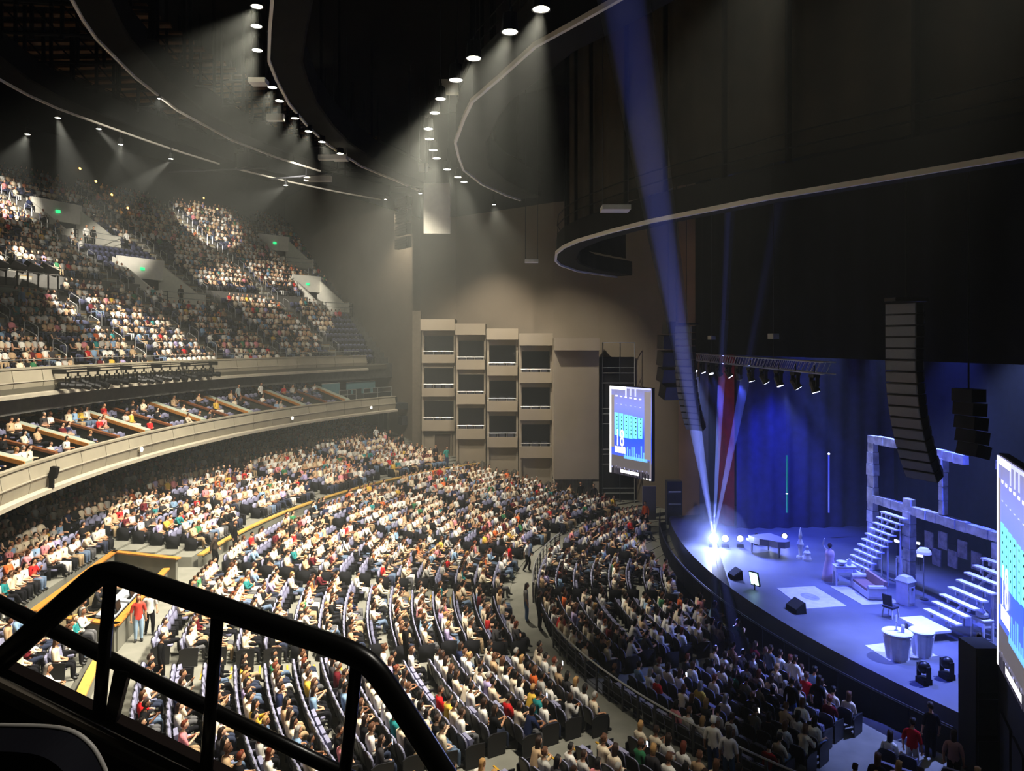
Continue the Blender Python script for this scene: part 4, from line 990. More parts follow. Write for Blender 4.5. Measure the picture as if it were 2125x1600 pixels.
# near-side header and dark header cloth across the top of the opening
drape('stage_header', [(17.5, -4.65), (-24, -4.65)], 12.7, 27, mat('header_black', (10, 10, 14), .95), amp=.1, step=.4, label='black header cloth across the top of the stage opening')
for i, (px, zt) in enumerate([(1633, 9.5), (1720, 11)]):
    p = PT(px, 900, 47); r = thing('hanging_tube', (p.x, p.y, 5), label=['green-tinted lit glass tube hung in front of the wing curtain', 'thin pale lit tube hung in front of the wing curtain'][i], cat='tube')
    m = MB(); m.tube([(0, 0, -2.2), (0, 0, 1.4)], .06, 6); m.build('tube_body', mat(['tube_green', 'tube_pale'][i], [(20, 120, 110), (90, 100, 180)][i], .3, emit=[(0, 110, 90), (60, 70, 200)][i], estr=.6), r)
    m = MB(); m.tube([(0, 0, 1.4), (0, 0, 23)], .01, 4); m.build('wire', M_BLK2, r); m = MB(); m.sphere((0, 0, -1.0 if i == 0 else 1.5), .07, 6, 4); m.build('bulb', mat('bulb_white', (240, 244, 255), .4, emit=(220, 228, 255), estr=4), r)

# ---- front lighting truss with twelve moving heads
LB = PZ(1428, 762, 11.75); RB = PZ(1690, 802, 11.75)
tr = thing('lighting_truss', LB.lerp(RB, .5), label='long square aluminium truss carrying the row of moving lights', cat='truss')
e = (RB-LB).normalized(); A_, B_ = LB-e*1.0+Vector((0, 0, .55)), RB+e*1.5+Vector((0, 0, .55)); nrm = Vector((-e.y, e.x, 0))
for s in (-.22, .22):
    for dz in (0, .45):
        m = MB(); m.tube([A_+nrm*s+Vector((0, 0, dz)), B_+nrm*s+Vector((0, 0, dz))], .03, 6); m.build('chord', M_STEEL, tr, world=True)
L_ = (B_-A_).length; nb = int(L_/.5)
m = MB()
for k in range(nb):
    p0, p1 = A_+e*(k*.5), A_+e*((k+1)*.5)
    for s in (-.22, .22): m.tube([p0+nrm*s, p1+nrm*s+Vector((0, 0, .45))], .014, 4)
o = m.build('lacing', M_STEEL, tr, world=True); o['kind'] = 'stuff'
for k in (.3, .75):
    p = A_.lerp(B_, k); m = MB(); m.tube([p+Vector((0, 0, .4)), p+Vector((0, 0, 15))], .02, 4); m.build('chain', M_DKGREY, tr, world=True)
    r = thing('chain_hoist', p+Vector((0, 0, 1.5)), label='small chain hoist motor on the truss chain, %s' % ('nearer the far wall' if k < .5 else 'over mid-stage'), cat='hoist'); m = MB(); m.box((0, 0, 0), (.5, .3, .25)); m.build('motor', M_STEEL, r); m = MB(); m.tube([(0, 0, -.12), (0, 0, -.5), (.06, 0, -.6)], .02, 5); m.build('hook', M_BLK2, r)
LAMPX = [(1428, 762), (1446, 764), (1464, 766), (1482, 768), (1504, 771), (1527, 774), (1549, 777), (1571, 779), (1598, 783), (1628, 787), (1657, 791), (1690, 803)]
BLUE = (.07, .11, 1.0); PALE = (.24, .32, 1.0)
TARG = [(8, -3, 1.2), (6, -1, 1.2), (9, -6, 1.2), (4, -4, 1.2), (11.5, -9, 1.5), (2, -7, 2), (11.5, -6, 1.5), (0, -3, 1.2), (-3, -6, 1.2), (-6, -2, 1.2), (-8, -5, 1.2), (-9, -1, 1.2)]
hm_ = MB(); hm_.box((0, 0, .42), (.34, .3, .14)); hm_.box((-.2, 0, .2), (.05, .16, .4)); hm_.box((.2, 0, .2), (.05, .16, .4)); yoke_me = hm_.mesh('yoke')
hm_ = MB(); hm_.lathe([(.1, .24), (.15, .2), (.16, -.1), (.19, -.2), (.18, -.24), (.05, -.22)], n=12); head_me = hm_.mesh('lamp_head')
hm_ = MB(); hm_.lathe([(.01, -.25), (.14, -.25), (.14, -.23), (.01, -.23)], n=12); lens_me = hm_.mesh('lens')
M_LBL = mat('moving_light_lens', (220, 226, 255), .3, emit=(215, 224, 255), estr=7)
for k, (px, py) in enumerate(LAMPX):
    tt = k/(len(LAMPX)-1); p = LB.lerp(RB, tt); p.z = 11.75
    r = thing('moving_light', p, label='moving head stage light hanging from the front truss', cat='stage light', group='moving lights on the front truss')
    link('yoke', yoke_me, M_BLK2, r); h = link('lamp_head', head_me, M_BLK2, r); l = link('lens', lens_me, M_LBL, h)
    d = (Vector(TARG[k])-p); h.rotation_euler = d.to_track_quat('-Z', 'Y').to_euler()
    m = MB(); m.tube([(0, 0, .49), (0, 0, .85)], .03, 5); m.build('clamp', M_BLK2, r)
    spot(r, p+d.normalized()*.35, TARG[k], [22000, 22000, 9000, 10000, 1800, 6000, 2200, 4500, 5500, 12000, 9000, 7000][k], 30, .9, BLUE if k not in (0, 1, 9) else PALE, .12)
# unseen overhead bar added for the stage wash, mostly hidden by the header
p0 = Vector((0, -8, 15.0)); r = thing('added_wash_bar', p0, label='upstage lighting bar with wash lights hidden behind the header cloth', cat='lighting bar')
m = MB(); m.tube([(-12, 0, .5), (12, 0, .5)], .05, 6); m.build('bar', M_BLK2, r)
for k, (u, tg, c, pw) in enumerate([(-9, (-8, -2, 1.2), PALE, 26000), (-4, (-3, -7, 2), BLUE, 16000), (1, (0, -6, 1.2), PALE, 7000), (6, (4, -5, 1.2), PALE, 9000), (9, (10, -7, 1.2), BLUE, 15000)]):
    h = link('lamp_head', head_me, M_BLK2, r); h.location = (u, 0, 0); h.rotation_euler = (Vector(tg)-p0-Vector((u, 0, 0))).to_track_quat('-Z', 'Y').to_euler()
    q = p0+Vector((u, 0, 0)); spot(r, q+(Vector(tg)-q).normalized()*.4, tg, pw, 60, .8, c, .15)

# ---- floor lights in the far wing; the big one throws the long beams
FL = [(1481, 1117, 1.0, 26), (1505, 1117, .7, 14), (1536, 1117, .65, 14), (1570, 1112, .4, 5), (1597, 1114, .55, 12), (1628, 1112, .55, 12)]
M_FL = mat('floor_light_lens', (230, 240, 255), .3, emit=(225, 238, 255), estr=60)
M_FLS = mat('floor_light_lens_small', (230, 240, 255), .3, emit=(220, 232, 255), estr=14)
BIG = None
for k, (px, py, sc, pw) in enumerate(FL):
    p = PZ(px, py, 1.75); lab_ = ['large glaring white floor light at the far downstage corner', 'bright floor light next to the glaring corner light', 'bright floor light in front of the red drape', 'dim pinkish floor light on the piano side of the row', 'bright floor light behind the piano', 'bright floor light at the upstage end of the row'][k]
    r = thing('floor_light', (p.x, p.y, 1.2), label=lab_, cat='stage light', group='floor lights in the far wing'); d = (CAM-p); d.z = 0; rz = math.atan2(d.y, d.x)+PI/2; r.rotation_euler.z = rz
    m = MB(); m.box((0, .1, .08), (.4*sc+.15, .3, .16)); m.build('base', M_BLK2, r)
    m = MB(); m.tube([(0, .28, .55), (0, .1, .55), (0, -.06, .55)], [.14*sc+.05, .24*sc+.05, .27*sc+.05], 12); m.build('lamp_head', M_BLK2, r)
    m = MB(); m.tube([(0, -.06, .55), (0, -.09, .55)], .27*sc, 12); m.build('lens', M_FL if k == 0 else M_FLS, r)
    if k == 0: BIG = p
# haze thickened around the corner light: each shaft is a cone of haze lit by its own narrow spot
def haze_mat(dens):
    m = bpy.data.materials.new('blue_lit_haze'); m.use_nodes = True; nt = m.node_tree; nt.nodes.remove(nt.nodes['Principled BSDF'])
    v = nt.nodes.new('ShaderNodeVolumeScatter'); v.inputs['Color'].default_value = (.8, .85, 1, 1); v.inputs['Density'].default_value = dens; v.inputs['Anisotropy'].default_value = .0
    nt.links.new(v.outputs[0], nt.nodes['Material Output'].inputs['Volume']); return m
def beam(frm, to, length, power, size, col, dens, label):
    d = (to-frm).normalized(); r = thing('light_shaft', frm, label=label, cat='light beam', kind='stuff')
    l = bpy.data.lights.new('beam_light', 'SPOT'); l.energy = power; l.spot_size = D(size); l.spot_blend = .35; l.color = col; l.shadow_soft_size = .05
    o = bpy.data.objects.new('beam_light', l); COL.objects.link(o); o.parent = r; aim(o, frm, to)
    k = math.tan(D(size/2))*1.05; m = MB(); m.tube([d*.3, d*length], [.05+.3*k, .05+length*k], 14); m.build('lit_haze', haze_mat(dens), r); return r
bp_ = BIG+(CAM-BIG).normalized()*.45+Vector((0, 0, .05))
for (px, py, t, ln_, pw, sz, dn, lb) in [(1388, 560, 28.0, 40, 2.4e6, 2.2, .03, 'blue light shaft slanting up from the corner floor light'), (1494, 850, 43.2, 13, 1.5e6, 1.7, .03, 'upright blue light shaft over the corner floor light'),
        (1532, 860, 40.5, 12, 4e5, 2.0, .03, 'faint violet light shaft leaning towards the red drape'), (1590, 1590, 22.5, 23, 1.6e5, 2.6, .25, 'blue light shaft slanting down over the front rows'), (1489, 1340, 30, 15, 8e4, 1.8, .2, 'faint pale shaft dropping straight into the front rows')]:
    beam(bp_, PT(px, py, t), ln_, pw, sz, (.16, .20, 1.0), dn, lb)
pl = bpy.data.lights.new('glare_light', 'POINT'); pl.energy = 600; pl.color = (.35, .45, 1); pl.shadow_soft_size = .2; o = bpy.data.objects.new('glare_light', pl); COL.objects.link(o); o.location = bp_  # added point light that feeds the glow, no fixture of its own
sp_ = thing('glow_halo', bp_, label='soft blue smoke hanging around the glaring corner light', cat='smoke', kind='stuff')  # ball of haze added to give the corner light its glow
for rd_ in (.6, 1.0, 1.5, 2.1): m = MB(); m.sphere((0, 0, 0), rd_, 16, 12); m.build('halo_layer', haze_mat(.018), sp_, smooth=True)

# ---- line arrays
def line_array(name, px, top_py, bot_py, t, ztop, label, flip=1):
    base = PT(px, 711, t); root = thing(name, (base.x, base.y, 8), label=label, cat='line array')
    aimv = Vector((-.25, 1, 0) if flip > 0 else (-.5, .87, 0)).normalized(); side = Vector((aimv.y, -aimv.x, 0))
    n = 16; z = ztop; off = 0; ang = 0
    for k in range(n):
        ang = max(0, (k-4))*D(2.6); h = .40
        c = Vector((base.x, base.y, 0))-aimv*off; c.z = z-h/2
        up_ = Vector((0, 0, 1))*math.cos(ang)+aimv*math.sin(ang)*1.0; fw = aimv*math.cos(ang)-Vector((0, 0, 1))*math.sin(ang)
        def pt(x, y, zz): return c+side*x+fw*y+up_*zz
        q = lambda y, s, hh: [pt(-s, y, -hh), pt(s, y, -hh), pt(s, y, hh), pt(-s, y, hh)]
        m = MB(); m.rings([q(.28, .62, h/2-.015), q(-.1, .60, h/2-.02), q(-.4, .42, h/2-.1)]); b_ = m.build('array_cabinet', M_BLK2, root, world=True)
        m = MB(); m.rings([q(.285, .60, h/2-.03), q(.30, .58, h/2-.04)]); m.build('grille', mat('grille_slate', (96, 100, 112), .5), b_, world=False)
        b_.children[0].location = -root.location
        z -= h*math.cos(ang); off += h*math.sin(ang)
    m = MB(); m.box((base.x, base.y, ztop+.12), (.6, 1.3, .12)); m.tube([(base.x, base.y, ztop+.1), (base.x, base.y, 30)], .03, 5); m.build('flying_frame', M_BLK2, root, world=True)
line_array('line_array', 1424, 680, 885, 45, 14.5, 'curved hanging line array beside the blue beam at the far wing', -1)
line_array('line_array', 1880, 540, 1020, 26.5, 14.9, 'curved hanging line array in front of the set frame', 1)
p = PT(2010, 880, 27); r = thing('side_fill_array', (p.x, p.y, 8), label='short black speaker array hung beside the near screen', cat='line array')
for k in range(5): m = MB(); m.box((0, -.05*k, 3.6-.5*k), (.95, .6, .46), rx=.06*k); m.build('array_cabinet', M_BLACK, r)
m = MB(); m.tube([(0, 0, 3.8), (0, 0, 20)], .03, 5); m.build('suspension_cable', M_BLK2, r)

# ---- video screens
def emat(name, col, s): return mat(name, col, .5, emit=col, estr=s)
def grad_mat():
    m = bpy.data.materials.new('screen_picture'); m.use_nodes = True; nt = m.node_tree; b = nt.nodes['Principled BSDF']; b.inputs['Base Color'].default_value = (.02, .02, .03, 1); b.inputs['Roughness'].default_value = .4
    tc = nt.nodes.new('ShaderNodeTexCoord'); sp = nt.nodes.new('ShaderNodeSeparateXYZ'); nt.links.new(tc.outputs['Object'], sp.inputs[0])
    mr = nt.nodes.new('ShaderNodeMapRange'); mr.inputs['From Min'].default_value = 0; mr.inputs['From Max'].default_value = 6.2; nt.links.new(sp.outputs['Z'], mr.inputs['Value'])
    cr = nt.nodes.new('ShaderNodeValToRGB'); e_ = cr.color_ramp.elements; e_[0].position = 0; e_[0].color = srgb(70, 66, 78); e_[1].position = 1; e_[1].color = srgb(120, 118, 150)
    for p_, c_ in ((.16, (92, 88, 96)), (.22, (60, 84, 200)), (.45, (40, 80, 220)), (.62, (100, 120, 230)), (.8, (120, 130, 215))):
        q_ = e_.new(p_); q_.color = srgb(*c_)
    nz = nt.nodes.new('ShaderNodeTexNoise'); nz.inputs['Scale'].default_value = 2.2; nt.links.new(tc.outputs['Object'], nz.inputs['Vector'])
    mx = nt.nodes.new('ShaderNodeMath'); mx.operation = 'MULTIPLY_ADD'; mx.inputs[1].default_value = .12; nt.links.new(nz.outputs['Fac'], mx.inputs[0]); nt.links.new(mr.outputs['Result'], mx.inputs[2])
    sb = nt.nodes.new('ShaderNodeMath'); sb.operation = 'SUBTRACT'; sb.inputs[1].default_value = .06; nt.links.new(mx.outputs[0], sb.inputs[0])
    nt.links.new(sb.outputs[0], cr.inputs['Fac']); nt.links.new(cr.outputs['Color'], b.inputs['Emission Color']); b.inputs['Emission Strength'].default_value = 1.5
    return m
M_PIC = grad_mat()
E_W, E_CY, E_LAV, E_DK, E_BR = emat('screen_white', (255, 252, 246), 1.6), emat('screen_cyan', (120, 232, 240), 1.25), emat('screen_lavender', (190, 195, 255), 1.3), mat('screen_dark', (16, 14, 26), .6), emat('screen_brown', (140, 132, 134), 1.0)
E_LB = emat('screen_light_blue', (110, 180, 250), 1.2)
def video_screen(origin, xdir, W, H, label):
    """origin: bottom left corner; xdir runs to the viewer's right"""
    rz = math.atan2(xdir.y, xdir.x); r = thing('video_screen', origin, rz, label, 'screen')
    fr = MB(); fr.box((W/2, .18, H/2), (W+.1, .24, H+.1)); fr.build('housing', M_BLACK, r)
    m = MB(); m.box((W/2, .03, H/2), (W, .06, H)); m.build('picture', M_PIC, r)
    def plate(nm, x0, x1, z0, z1, mt, lay=1):
        y = -.004*lay-.001; q = MB(); q.add([(x0*W, y, z0*H), (x1*W, y, z0*H), (x1*W, y, z1*H), (x0*W, y, z1*H)], [(0, 1, 2, 3)]); return q.build(nm, mt, r)
    plate('picture_border', 0, .045, 0, 1, E_W); plate('picture_border', .045, .42, .965, 1, E_W); plate('picture_border', .42, 1, .982, 1, E_LAV); plate('picture_border', .975, 1, .03, .97, E_BR); plate('picture_border', .8, 1, 0, .018, E_W)
    plate('hall_side', .85, .975, .22, .96, E_BR); plate('hall_side', .045, .12, .3, .9, E_BR)
    plate('hall_floor', .06, .97, .09, .21, mat('screen_floor', (96, 92, 92), .6, emit=(104, 98, 98), estr=.8))
    for k in range(6):
        x0 = .13+k*.115; c = plate('card_column', x0, x0+.098, .42+.008*abs(2.5-k), .70-.006*k, E_CY, 2)
        for j in range(5): plate('card_mark', x0+.05, x0+.075, .47+j*.045, .482+j*.045, E_DK, 3)
        plate('lamp_dot', x0+.02, x0+.075, .885-.004*k, .90-.004*k, E_W, 2); plate('lamp_dot', x0+.03, x0+.07, .80-.004*k, .806-.004*k, E_LAV, 2)
        if k in (2, 3, 4): plate('light_shaft', x0+.03, x0+.07, .9, .982, E_LAV, 1)
    random.seed(3)
    for k in range(9): x0 = .38+k*.055; plate('stage_glow', x0, x0+.03, .2, .26+.12*random.random(), E_LB, 2)
    plate('stage_glow', .36, .92, .19, .225, E_LB, 2)
    for k in range(26):
        x0 = .06+k*.035; h = .05+.03*random.random(); plate('crowd_head', x0, x0+.022, .0, h, E_DK, 2)
        if k % 3 == 0: plate('phone_glint', x0, x0+.012, h+.01, h+.02, E_LAV, 2)
    plate('caption_plate', .14, .40, .245, .315, E_W, 3); plate('caption_bar', .28, .72, .025, .06, E_W, 4)
    fc = bpy.data.curves.new('number', 'FONT'); fc.body = '18'; fc.size = H*.27; fc.extrude = .002
    fo = bpy.data.objects.new('tmp', fc); COL.objects.link(fo); dg = bpy.context.evaluated_depsgraph_get(); me = bpy.data.meshes.new_from_object(fo.evaluated_get(dg)); bpy.data.objects.remove(fo)
    xs = [v.co.x for v in me.vertices]; sx = .165*W/(max(xs)-min(xs)); mn = min(xs)
    for v in me.vertices: v.co = Vector((.20*W+(v.co.x-mn)*sx, -.022, .325*H+v.co.y))
    me.materials.clear(); link('number_text', me, E_W, r)
    return r
pl_, pr_ = PT(1265, 980, 53.7), PT(1351, 998, 50.2); pl_.z = pr_.z = 4.2
video_screen(pl_, (pr_-pl_), (pr_-pl_).length, 6.2, 'tall lit video screen beside the plain taupe tower')
q0, q1 = PT(2069, 1375, 22.3), PT(2125, 1480, 19.25); q0.z = q1.z = 3.95
video_screen(q0, (q1-q0), 4.35, 6.2, 'tall lit video screen on top of the black stage-side tower')
# black tower carrying the near screen
p = PT(2050, 1500, 22.6); r = thing('speaker_tower', (q0.x, q0.y, 0), math.atan2((q1-q0).y, (q1-q0).x), 'black stage-side tower under the near video screen', 'tower')
m = MB(); m.box((2.0, .8, 1.9), (5.4, 1.3, 3.8)); m.build('tower_body', M_BLACK, r)

for k in range(3): m = MB(); m.box((.6+k*1.5, .12, 1.4), (1.2, .08, 2.2)); m.build('grille', M_BLK2, r)

p = PT(2049, 1345, 23.0); r = thing('stage_side_stack', (p.x, p.y, 0), math.atan2(RT.y, RT.x), 'black cabinet stack left of the near video screen', 'stack')
W_ = 52/F_PX*23
m = MB(); m.box((0, .4, 2.05), (W_, .9, 4.1)); m.build('stack_body', M_BLACK, r)
for k in range(3): m = MB(); m.box((0, -.07, .7+k*1.3), (W_*.86, .06, 1.1)); m.build('grille', M_BLK2, r)
# ---- set: frame of pale blocks, two open stairs, furniture
M_SET = mat('set_block_white', (214, 214, 224), .6, var=.35, scale=2.5, bump=.3)
M_PROP = mat('prop_white', (226, 226, 236), .55, var=.06, scale=5)
sf = thing('stage_scenery', (0, -8.35, 1.2), label='tall open set frame of pale stone-look blocks across the back of the stage', cat='stage set')
random.seed(11)
def blocks(p0, p1, w_):
    p0, p1 = Vector(p0), Vector(p1); L = (p1-p0).length; n = max(1, int(L/.62)); e = (p1-p0)/n
    for k in range(n):
        c = p0+e*(k+.5); s = (w_+random.uniform(-.03, .05), .34+random.uniform(-.05, .08), abs(e.z)-.03) if abs(e.z) > .1 else (abs(e.x)-.03, .34+random.uniform(-.05, .08), w_+random.uniform(-.03, .05))
        m = MB(); m.box(c, s, taper=.97); m.build('stone_block', M_SET, sf)
zf = lambda z: z-1.2
blocks((2.9, 0, 0), (2.9, 0, 7.0), .5); blocks((0.1, 0, 0), (0.1, 0, 4.4), .55); blocks((-5.4, 0, 0), (-5.4, 0, 3.6), .4); blocks((-9.5, 0, 0), (-9.5, 0, 7), .5)
blocks((3.15, 0, 3.85), (-10, 0, 3.85), .42); blocks((3.15, 0, 7.05), (.6, 0, 7.05), .4); blocks((-1.0, 0, 7.0), (-3.6, 0, 6.9), .4); blocks((-5.4, 0, 7.0), (-10, 0, 7.0), .4); blocks((-2.2, 0, 4.1), (-2.2, 0, 6.8), .25)
for k, (x, z) in enumerate([(-1.4, 2.7), (-2.3, 2.9), (-1.9, 2.0), (-2.9, 2.2), (-3.5, 2.8), (-4.3, 2.5), (-6.6, 2.8), (-7.4, 2.2)]):
    m = MB(); m.box((x, .1, z), (.55, .06, .8)); m.build('hung_picture', mat('faded_picture', (120, 118, 140), .7, var=.5, scale=4), sf)
def open_stairs(u, v0, v1, z0, z1, n, wid, label, land=False):
    r = thing('open_stairs', (u, (v0+v1)/2, 1.2), label=label, cat='stairs'); vm = (v0+v1)/2
    for k in range(n):
        f = k/(n-1); y = v0+(v1-v0)*f-vm; z = z0+(z1-z0)*f-1.2; sk = .42*(f-.5)
        m = MB(); m.box((-sk, y, z), (wid, .30, .07)); t_ = m.build('tread', M_PROP, r)
        for sx in (-.3, .3): m = MB(); m.box((-sk+sx*wid, y+.02, z-.13), (.07, .1, .2)); m.build('bracket', M_PROP, t_)
    m = MB(); m.hull([(x, v0-vm, z0-1.45+dz) for x, dz in ((-.05, 0), (.05, 0), (.05, .14), (-.05, .14))], [(x, v1-vm, z1-1.45+dz) for x, dz in ((-.05, 0), (.05, 0), (.05, .14), (-.05, .14))]); m.build('stringer', M_PROP, r)
    for sx, f in ((-.4, .62), (.4, .62), (-.4, 1), (.4, 1)):
        y = v0+(v1-v0)*f-vm; z = z0+(z1-z0)*f-1.3; m = MB(); m.tube([(sx*wid, y, 0), (sx*wid, y, z)], .045, 6); m.build('support_post', M_PROP, r)
    if land:
        m = MB(); m.box((.3, v0-vm+.75, .38), (wid*.9, 1.1, .1)); m.build('landing', M_PROP, r)
        for sx in (-.35, .35): m = MB(); m.box((.3+sx*wid, v0-vm+1.1, .17), (.09, .09, .34)); m.build('support_post', M_PROP, r)
open_stairs(1.0, -6.1, -8.0, 1.75, 4.6, 11, 1.75, 'longer pale open-tread stairs rising to the set frame')
open_stairs(-5.9, -5.3, -7.8, 1.9, 4.1, 8, 1.9, 'shorter pale open-tread stairs with a low landing beside the near screen', True)
def onstage(px, py): p = PZ(px, py, 1.2); p.z = 1.2; return p
def rug(corners, label):
    c = [PZ(x, y, 1.2) for x, y in corners]; o = sum(c, Vector())/4; r = thing('rug', (o.x, o.y, 1.2), label=label, cat='rug')
    mb = MB(); q = [p-o for p in c]; mb.rings([[(p.x, p.y, .0) for p in q], [(p.x, p.y, .02) for p in q]]); mb.build('rug_field', mat('rug_pale', (196, 192, 204), .95, var=.12, scale=3), r)
    mb = MB(); q2 = [p*.62 for p in q]; n = 20; mb.add([( (q2[0].lerp(q2[1], .5)*math.cos(0)).x*0+.5*((q[0]-q[3]).length*.38)*math.cos(2*PI*k/n)*1.0, .5*((q[0]-q[1]).length*.38)*math.sin(2*PI*k/n), .026) for k in range(n)], [tuple(range(n))]); mb.build('medallion', mat('rug_grey', (150, 150, 166), .95, var=.2, scale=5), r)
rug([(1612, 1221), (1690, 1217), (1757, 1258), (1668, 1264)], 'pale patterned rug lying nearest the stage front edge, left of the sofa rug')
rug([(1722, 1217), (1798, 1213), (1868, 1252), (1790, 1256)], 'pale patterned rug under the small sofa')
rug([(1795, 1340), (1880, 1330), (1946, 1362), (1846, 1372)], 'pale rug under the two fluted stands')
# sofa
p = onstage(1824, 1235)+Vector((.25, .4, 0)); r = thing('sofa', p, D(-12), 'small pale two-seat sofa with brown seat on the rug', 'sofa')
m = MB(); m.box((0, 0, .22), (2.0, .85, .3)); m.build('base', M_PROP, r)
m = MB(); m.box((0, .05, .42), (1.6, .68, .14)); m.build('seat_cushion', mat('sofa_seat_brown', (140, 112, 108), .9), r)
m = MB(); m.box((0, -.36, .6), (2.0, .16, .6), rx=.1); m.build('backrest', mat('sofa_back_rose', (170, 140, 136), .9), r)
for s in (-1, 1): m = MB(); m.tube([(s*.92, -.4, .6), (s*.92, .42, .6)], .12, 8); m.box((s*.92, 0, .4), (.2, .84, .45)); m.build('armrest', M_PROP, r)
for sx in (-.85, .85):
    for sy in (-.32, .32): m = MB(); m.lathe([(.05, .08), (.03, 0)], (sx, sy, 0), 6); m.build('foot', M_WOODD, r)
def small_table(px, py, w_, d_, h_, label, items=True, rz=0):
    p = onstage(px, py); r = thing('side_table', p, rz, label, 'table')
    m = MB(); m.box((0, 0, h_), (w_, d_, .05)); m.build('table_top', M_PROP, r); m = MB(); m.box((0, 0, h_-.16), (w_*.92, d_*.92, .26)); m.build('apron', M_PROP, r)
    for sx in (-1, 1):
        for sy in (-1, 1): m = MB(); m.hull([(sx*w_*.44+a*.03, sy*d_*.44+b*.03, 0) for a, b in ((-1, -1), (1, -1), (1, 1), (-1, 1))], [(sx*w_*.42+a*.05, sy*d_*.42+b*.05, h_-.1) for a, b in ((-1, -1), (1, -1), (1, 1), (-1, 1))]); m.build('leg', M_PROP, r)
    return p, h_
def lathed(name, p, prof, m_, label, cat, n=10):
    r = thing(name, p, 0, label, cat); a = MB(); a.lathe(prof, n=n); a.build('body', m_, r, smooth=True); return r
p, h = small_table(1752, 1214, 1.05, .5, .98, 'pale console table beside the longer stairs', rz=D(75))
lathed('bowl', p+Vector((0, .15, h+.02)), [(.08, 0), (.2, .1), (.26, .22), (.22, .22), (.1, .06)], M_PROP, 'pale bowl on the console table', 'bowl')
lathed('vase', p+Vector((0, -.28, h+.02)), [(.07, 0), (.12, .1), (.1, .2), (.06, .27), (.08, .3)], M_PROP, 'small pale vase on the console table', 'vase')
p, h = small_table(1874, 1200, .5, .45, 1.1, 'narrow pale pedestal table by the set frame post')
lathed('urn', p+Vector((0, 0, h+.02)), [(.1, 0), (.16, .12), (.14, .26), (.07, .32), (.1, .36)], M_PROP, 'pale urn on the narrow pedestal table', 'urn')
p, h = small_table(2038, 1326, .7, .5, .85, 'pale side table beside the near screen edge')
lathed('covered_jar', p+Vector((0, 0, h+.02)), [(.12, 0), (.24, .1), (.24, .26), (.14, .36), (.04, .42), (.03, .5)], M_PROP, 'pale lidded jar on the side table by the near screen', 'jar')
p = onstage(1879, 1253); r = thing('cabinet', p, D(15), 'narrow pale upright cabinet with pitched top in front of the sofa', 'cabinet')
m = MB(); m.box((0, 0, .55), (.62, .5, 1.1)); m.build('body', M_PROP, r); m = MB(); m.hull([(-.36, -.3, 1.1), (.36, -.3, 1.1), (.36, .3, 1.1), (-.36, .3, 1.1)], [(-.2, -.2, 1.32), (.2, -.2, 1.32), (.2, .2, 1.32), (-.2, .2, 1.32)]); m.build('pitched_top', M_PROP, r)
m = MB(); m.box((-.33, 0, .5), (.03, .38, .75)); d_ = m.build('door', M_PROP, r); m = MB(); m.box((-.36, 0, .78), (.03, .1, .1)); m.build('knob', M_DKGREY, d_)
def fluted(px, py, rad, h_, label):
    p = onstage(px, py); r = thing('fluted_stand', p, 0, label, 'stand'); m = MB(); n = 36; rs = []
    for z, k in ((0, .82), (.08, .8), (h_*.5, .9), (h_-.1, 1.05), (h_, 1.0)):
        rs.append([((rad*k+.025*math.cos(9*2*PI*q/n))*math.cos(2*PI*q/n), (rad*k+.025*math.cos(9*2*PI*q/n))*math.sin(2*PI*q/n), z) for q in range(n)])
    m.rings(rs); m.build('fluted_drum', M_PROP, r); m = MB(); m.lathe([(rad*1.05, h_), (rad*1.12, h_+.03), (rad*1.05, h_+.06)], n=20); m.build('rim', M_PROP, r); return p, h_
p, h = fluted(1862, 1366, .5, 1.0, 'wider fluted white stand holding candles at stage front')
lathed('candlestick', p+Vector((.05, 0, h+.06)), [(.09, 0), (.03, .06), (.03, .3), (.06, .33), (.03, .36), (.03, .6), (.01, .62)], M_PROP, 'tall pale candlestick on the wider fluted stand', 'candlestick')
lathed('candle', p+Vector((-.18, -.1, h+.06)), [(.07, 0), (.07, .3), (.01, .31)], M_PROP, 'short thick candle on the wider fluted stand', 'candle')
fluted(1913, 1360, .42, .95, 'narrower fluted white stand at stage front')
# chairs
def set_chair(px, py, rz, label, tilt=0):
    p = onstage(px, py); r = thing('set_chair', p, rz, label, 'chair')
    m = MB(); m.box((0, 0, .46), (.5, .48, .07)); m.build('seat', mat('chair_dark', (40, 40, 56), .7), r)
    m = MB(); m.box((0, -.24, .8), (.44, .05, .5), rx=.15); m.build('backrest', mat('chair_dark', (40, 40, 56), .7), r)
    for sx in (-.2, .2):
        for sy in (-.2, .2): m = MB(); m.tube([(sx, sy, .44), (sx*1.25, sy*1.25, 0)], .03, 6); m.build('leg', M_PROP, r)
set_chair(1848, 1280, D(200), 'dark seated pale-legged chair standing in front of the cabinet')
# grand piano at the far side
p = onstage(1575, 1143); r = thing('grand_piano', p, D(100), 'grey-lit grand piano standing in front of the floor lights', 'piano')
out = [(-.75, 0), (.75, 0), (.75, .5), (.7, .9), (.35, 1.3), (.15, 1.8), (-.2, 2.0), (-.6, 1.9), (-.75, 1.5)]
M_PNO = mat('piano_grey', (120, 118, 132), .35)
m = MB(); m.prism(out, .62, .95); m.build('case', M_PNO, r); m = MB(); m.prism([(x*1.02, y*1.01) for x, y in out], .95, .99); m.build('lid', M_PNO, r)
m = MB(); m.box((0, -.12, .7), (1.4, .3, .1)); m.build('keyboard', M_PROP, r)
for x, y in ((-.6, .1), (.6, .1), (-.1, 1.6)): m = MB(); m.lathe([(.04, 0), (.05, .1), (.08, .62)], (x, y, 0), 8); m.build('leg', M_PNO, r)
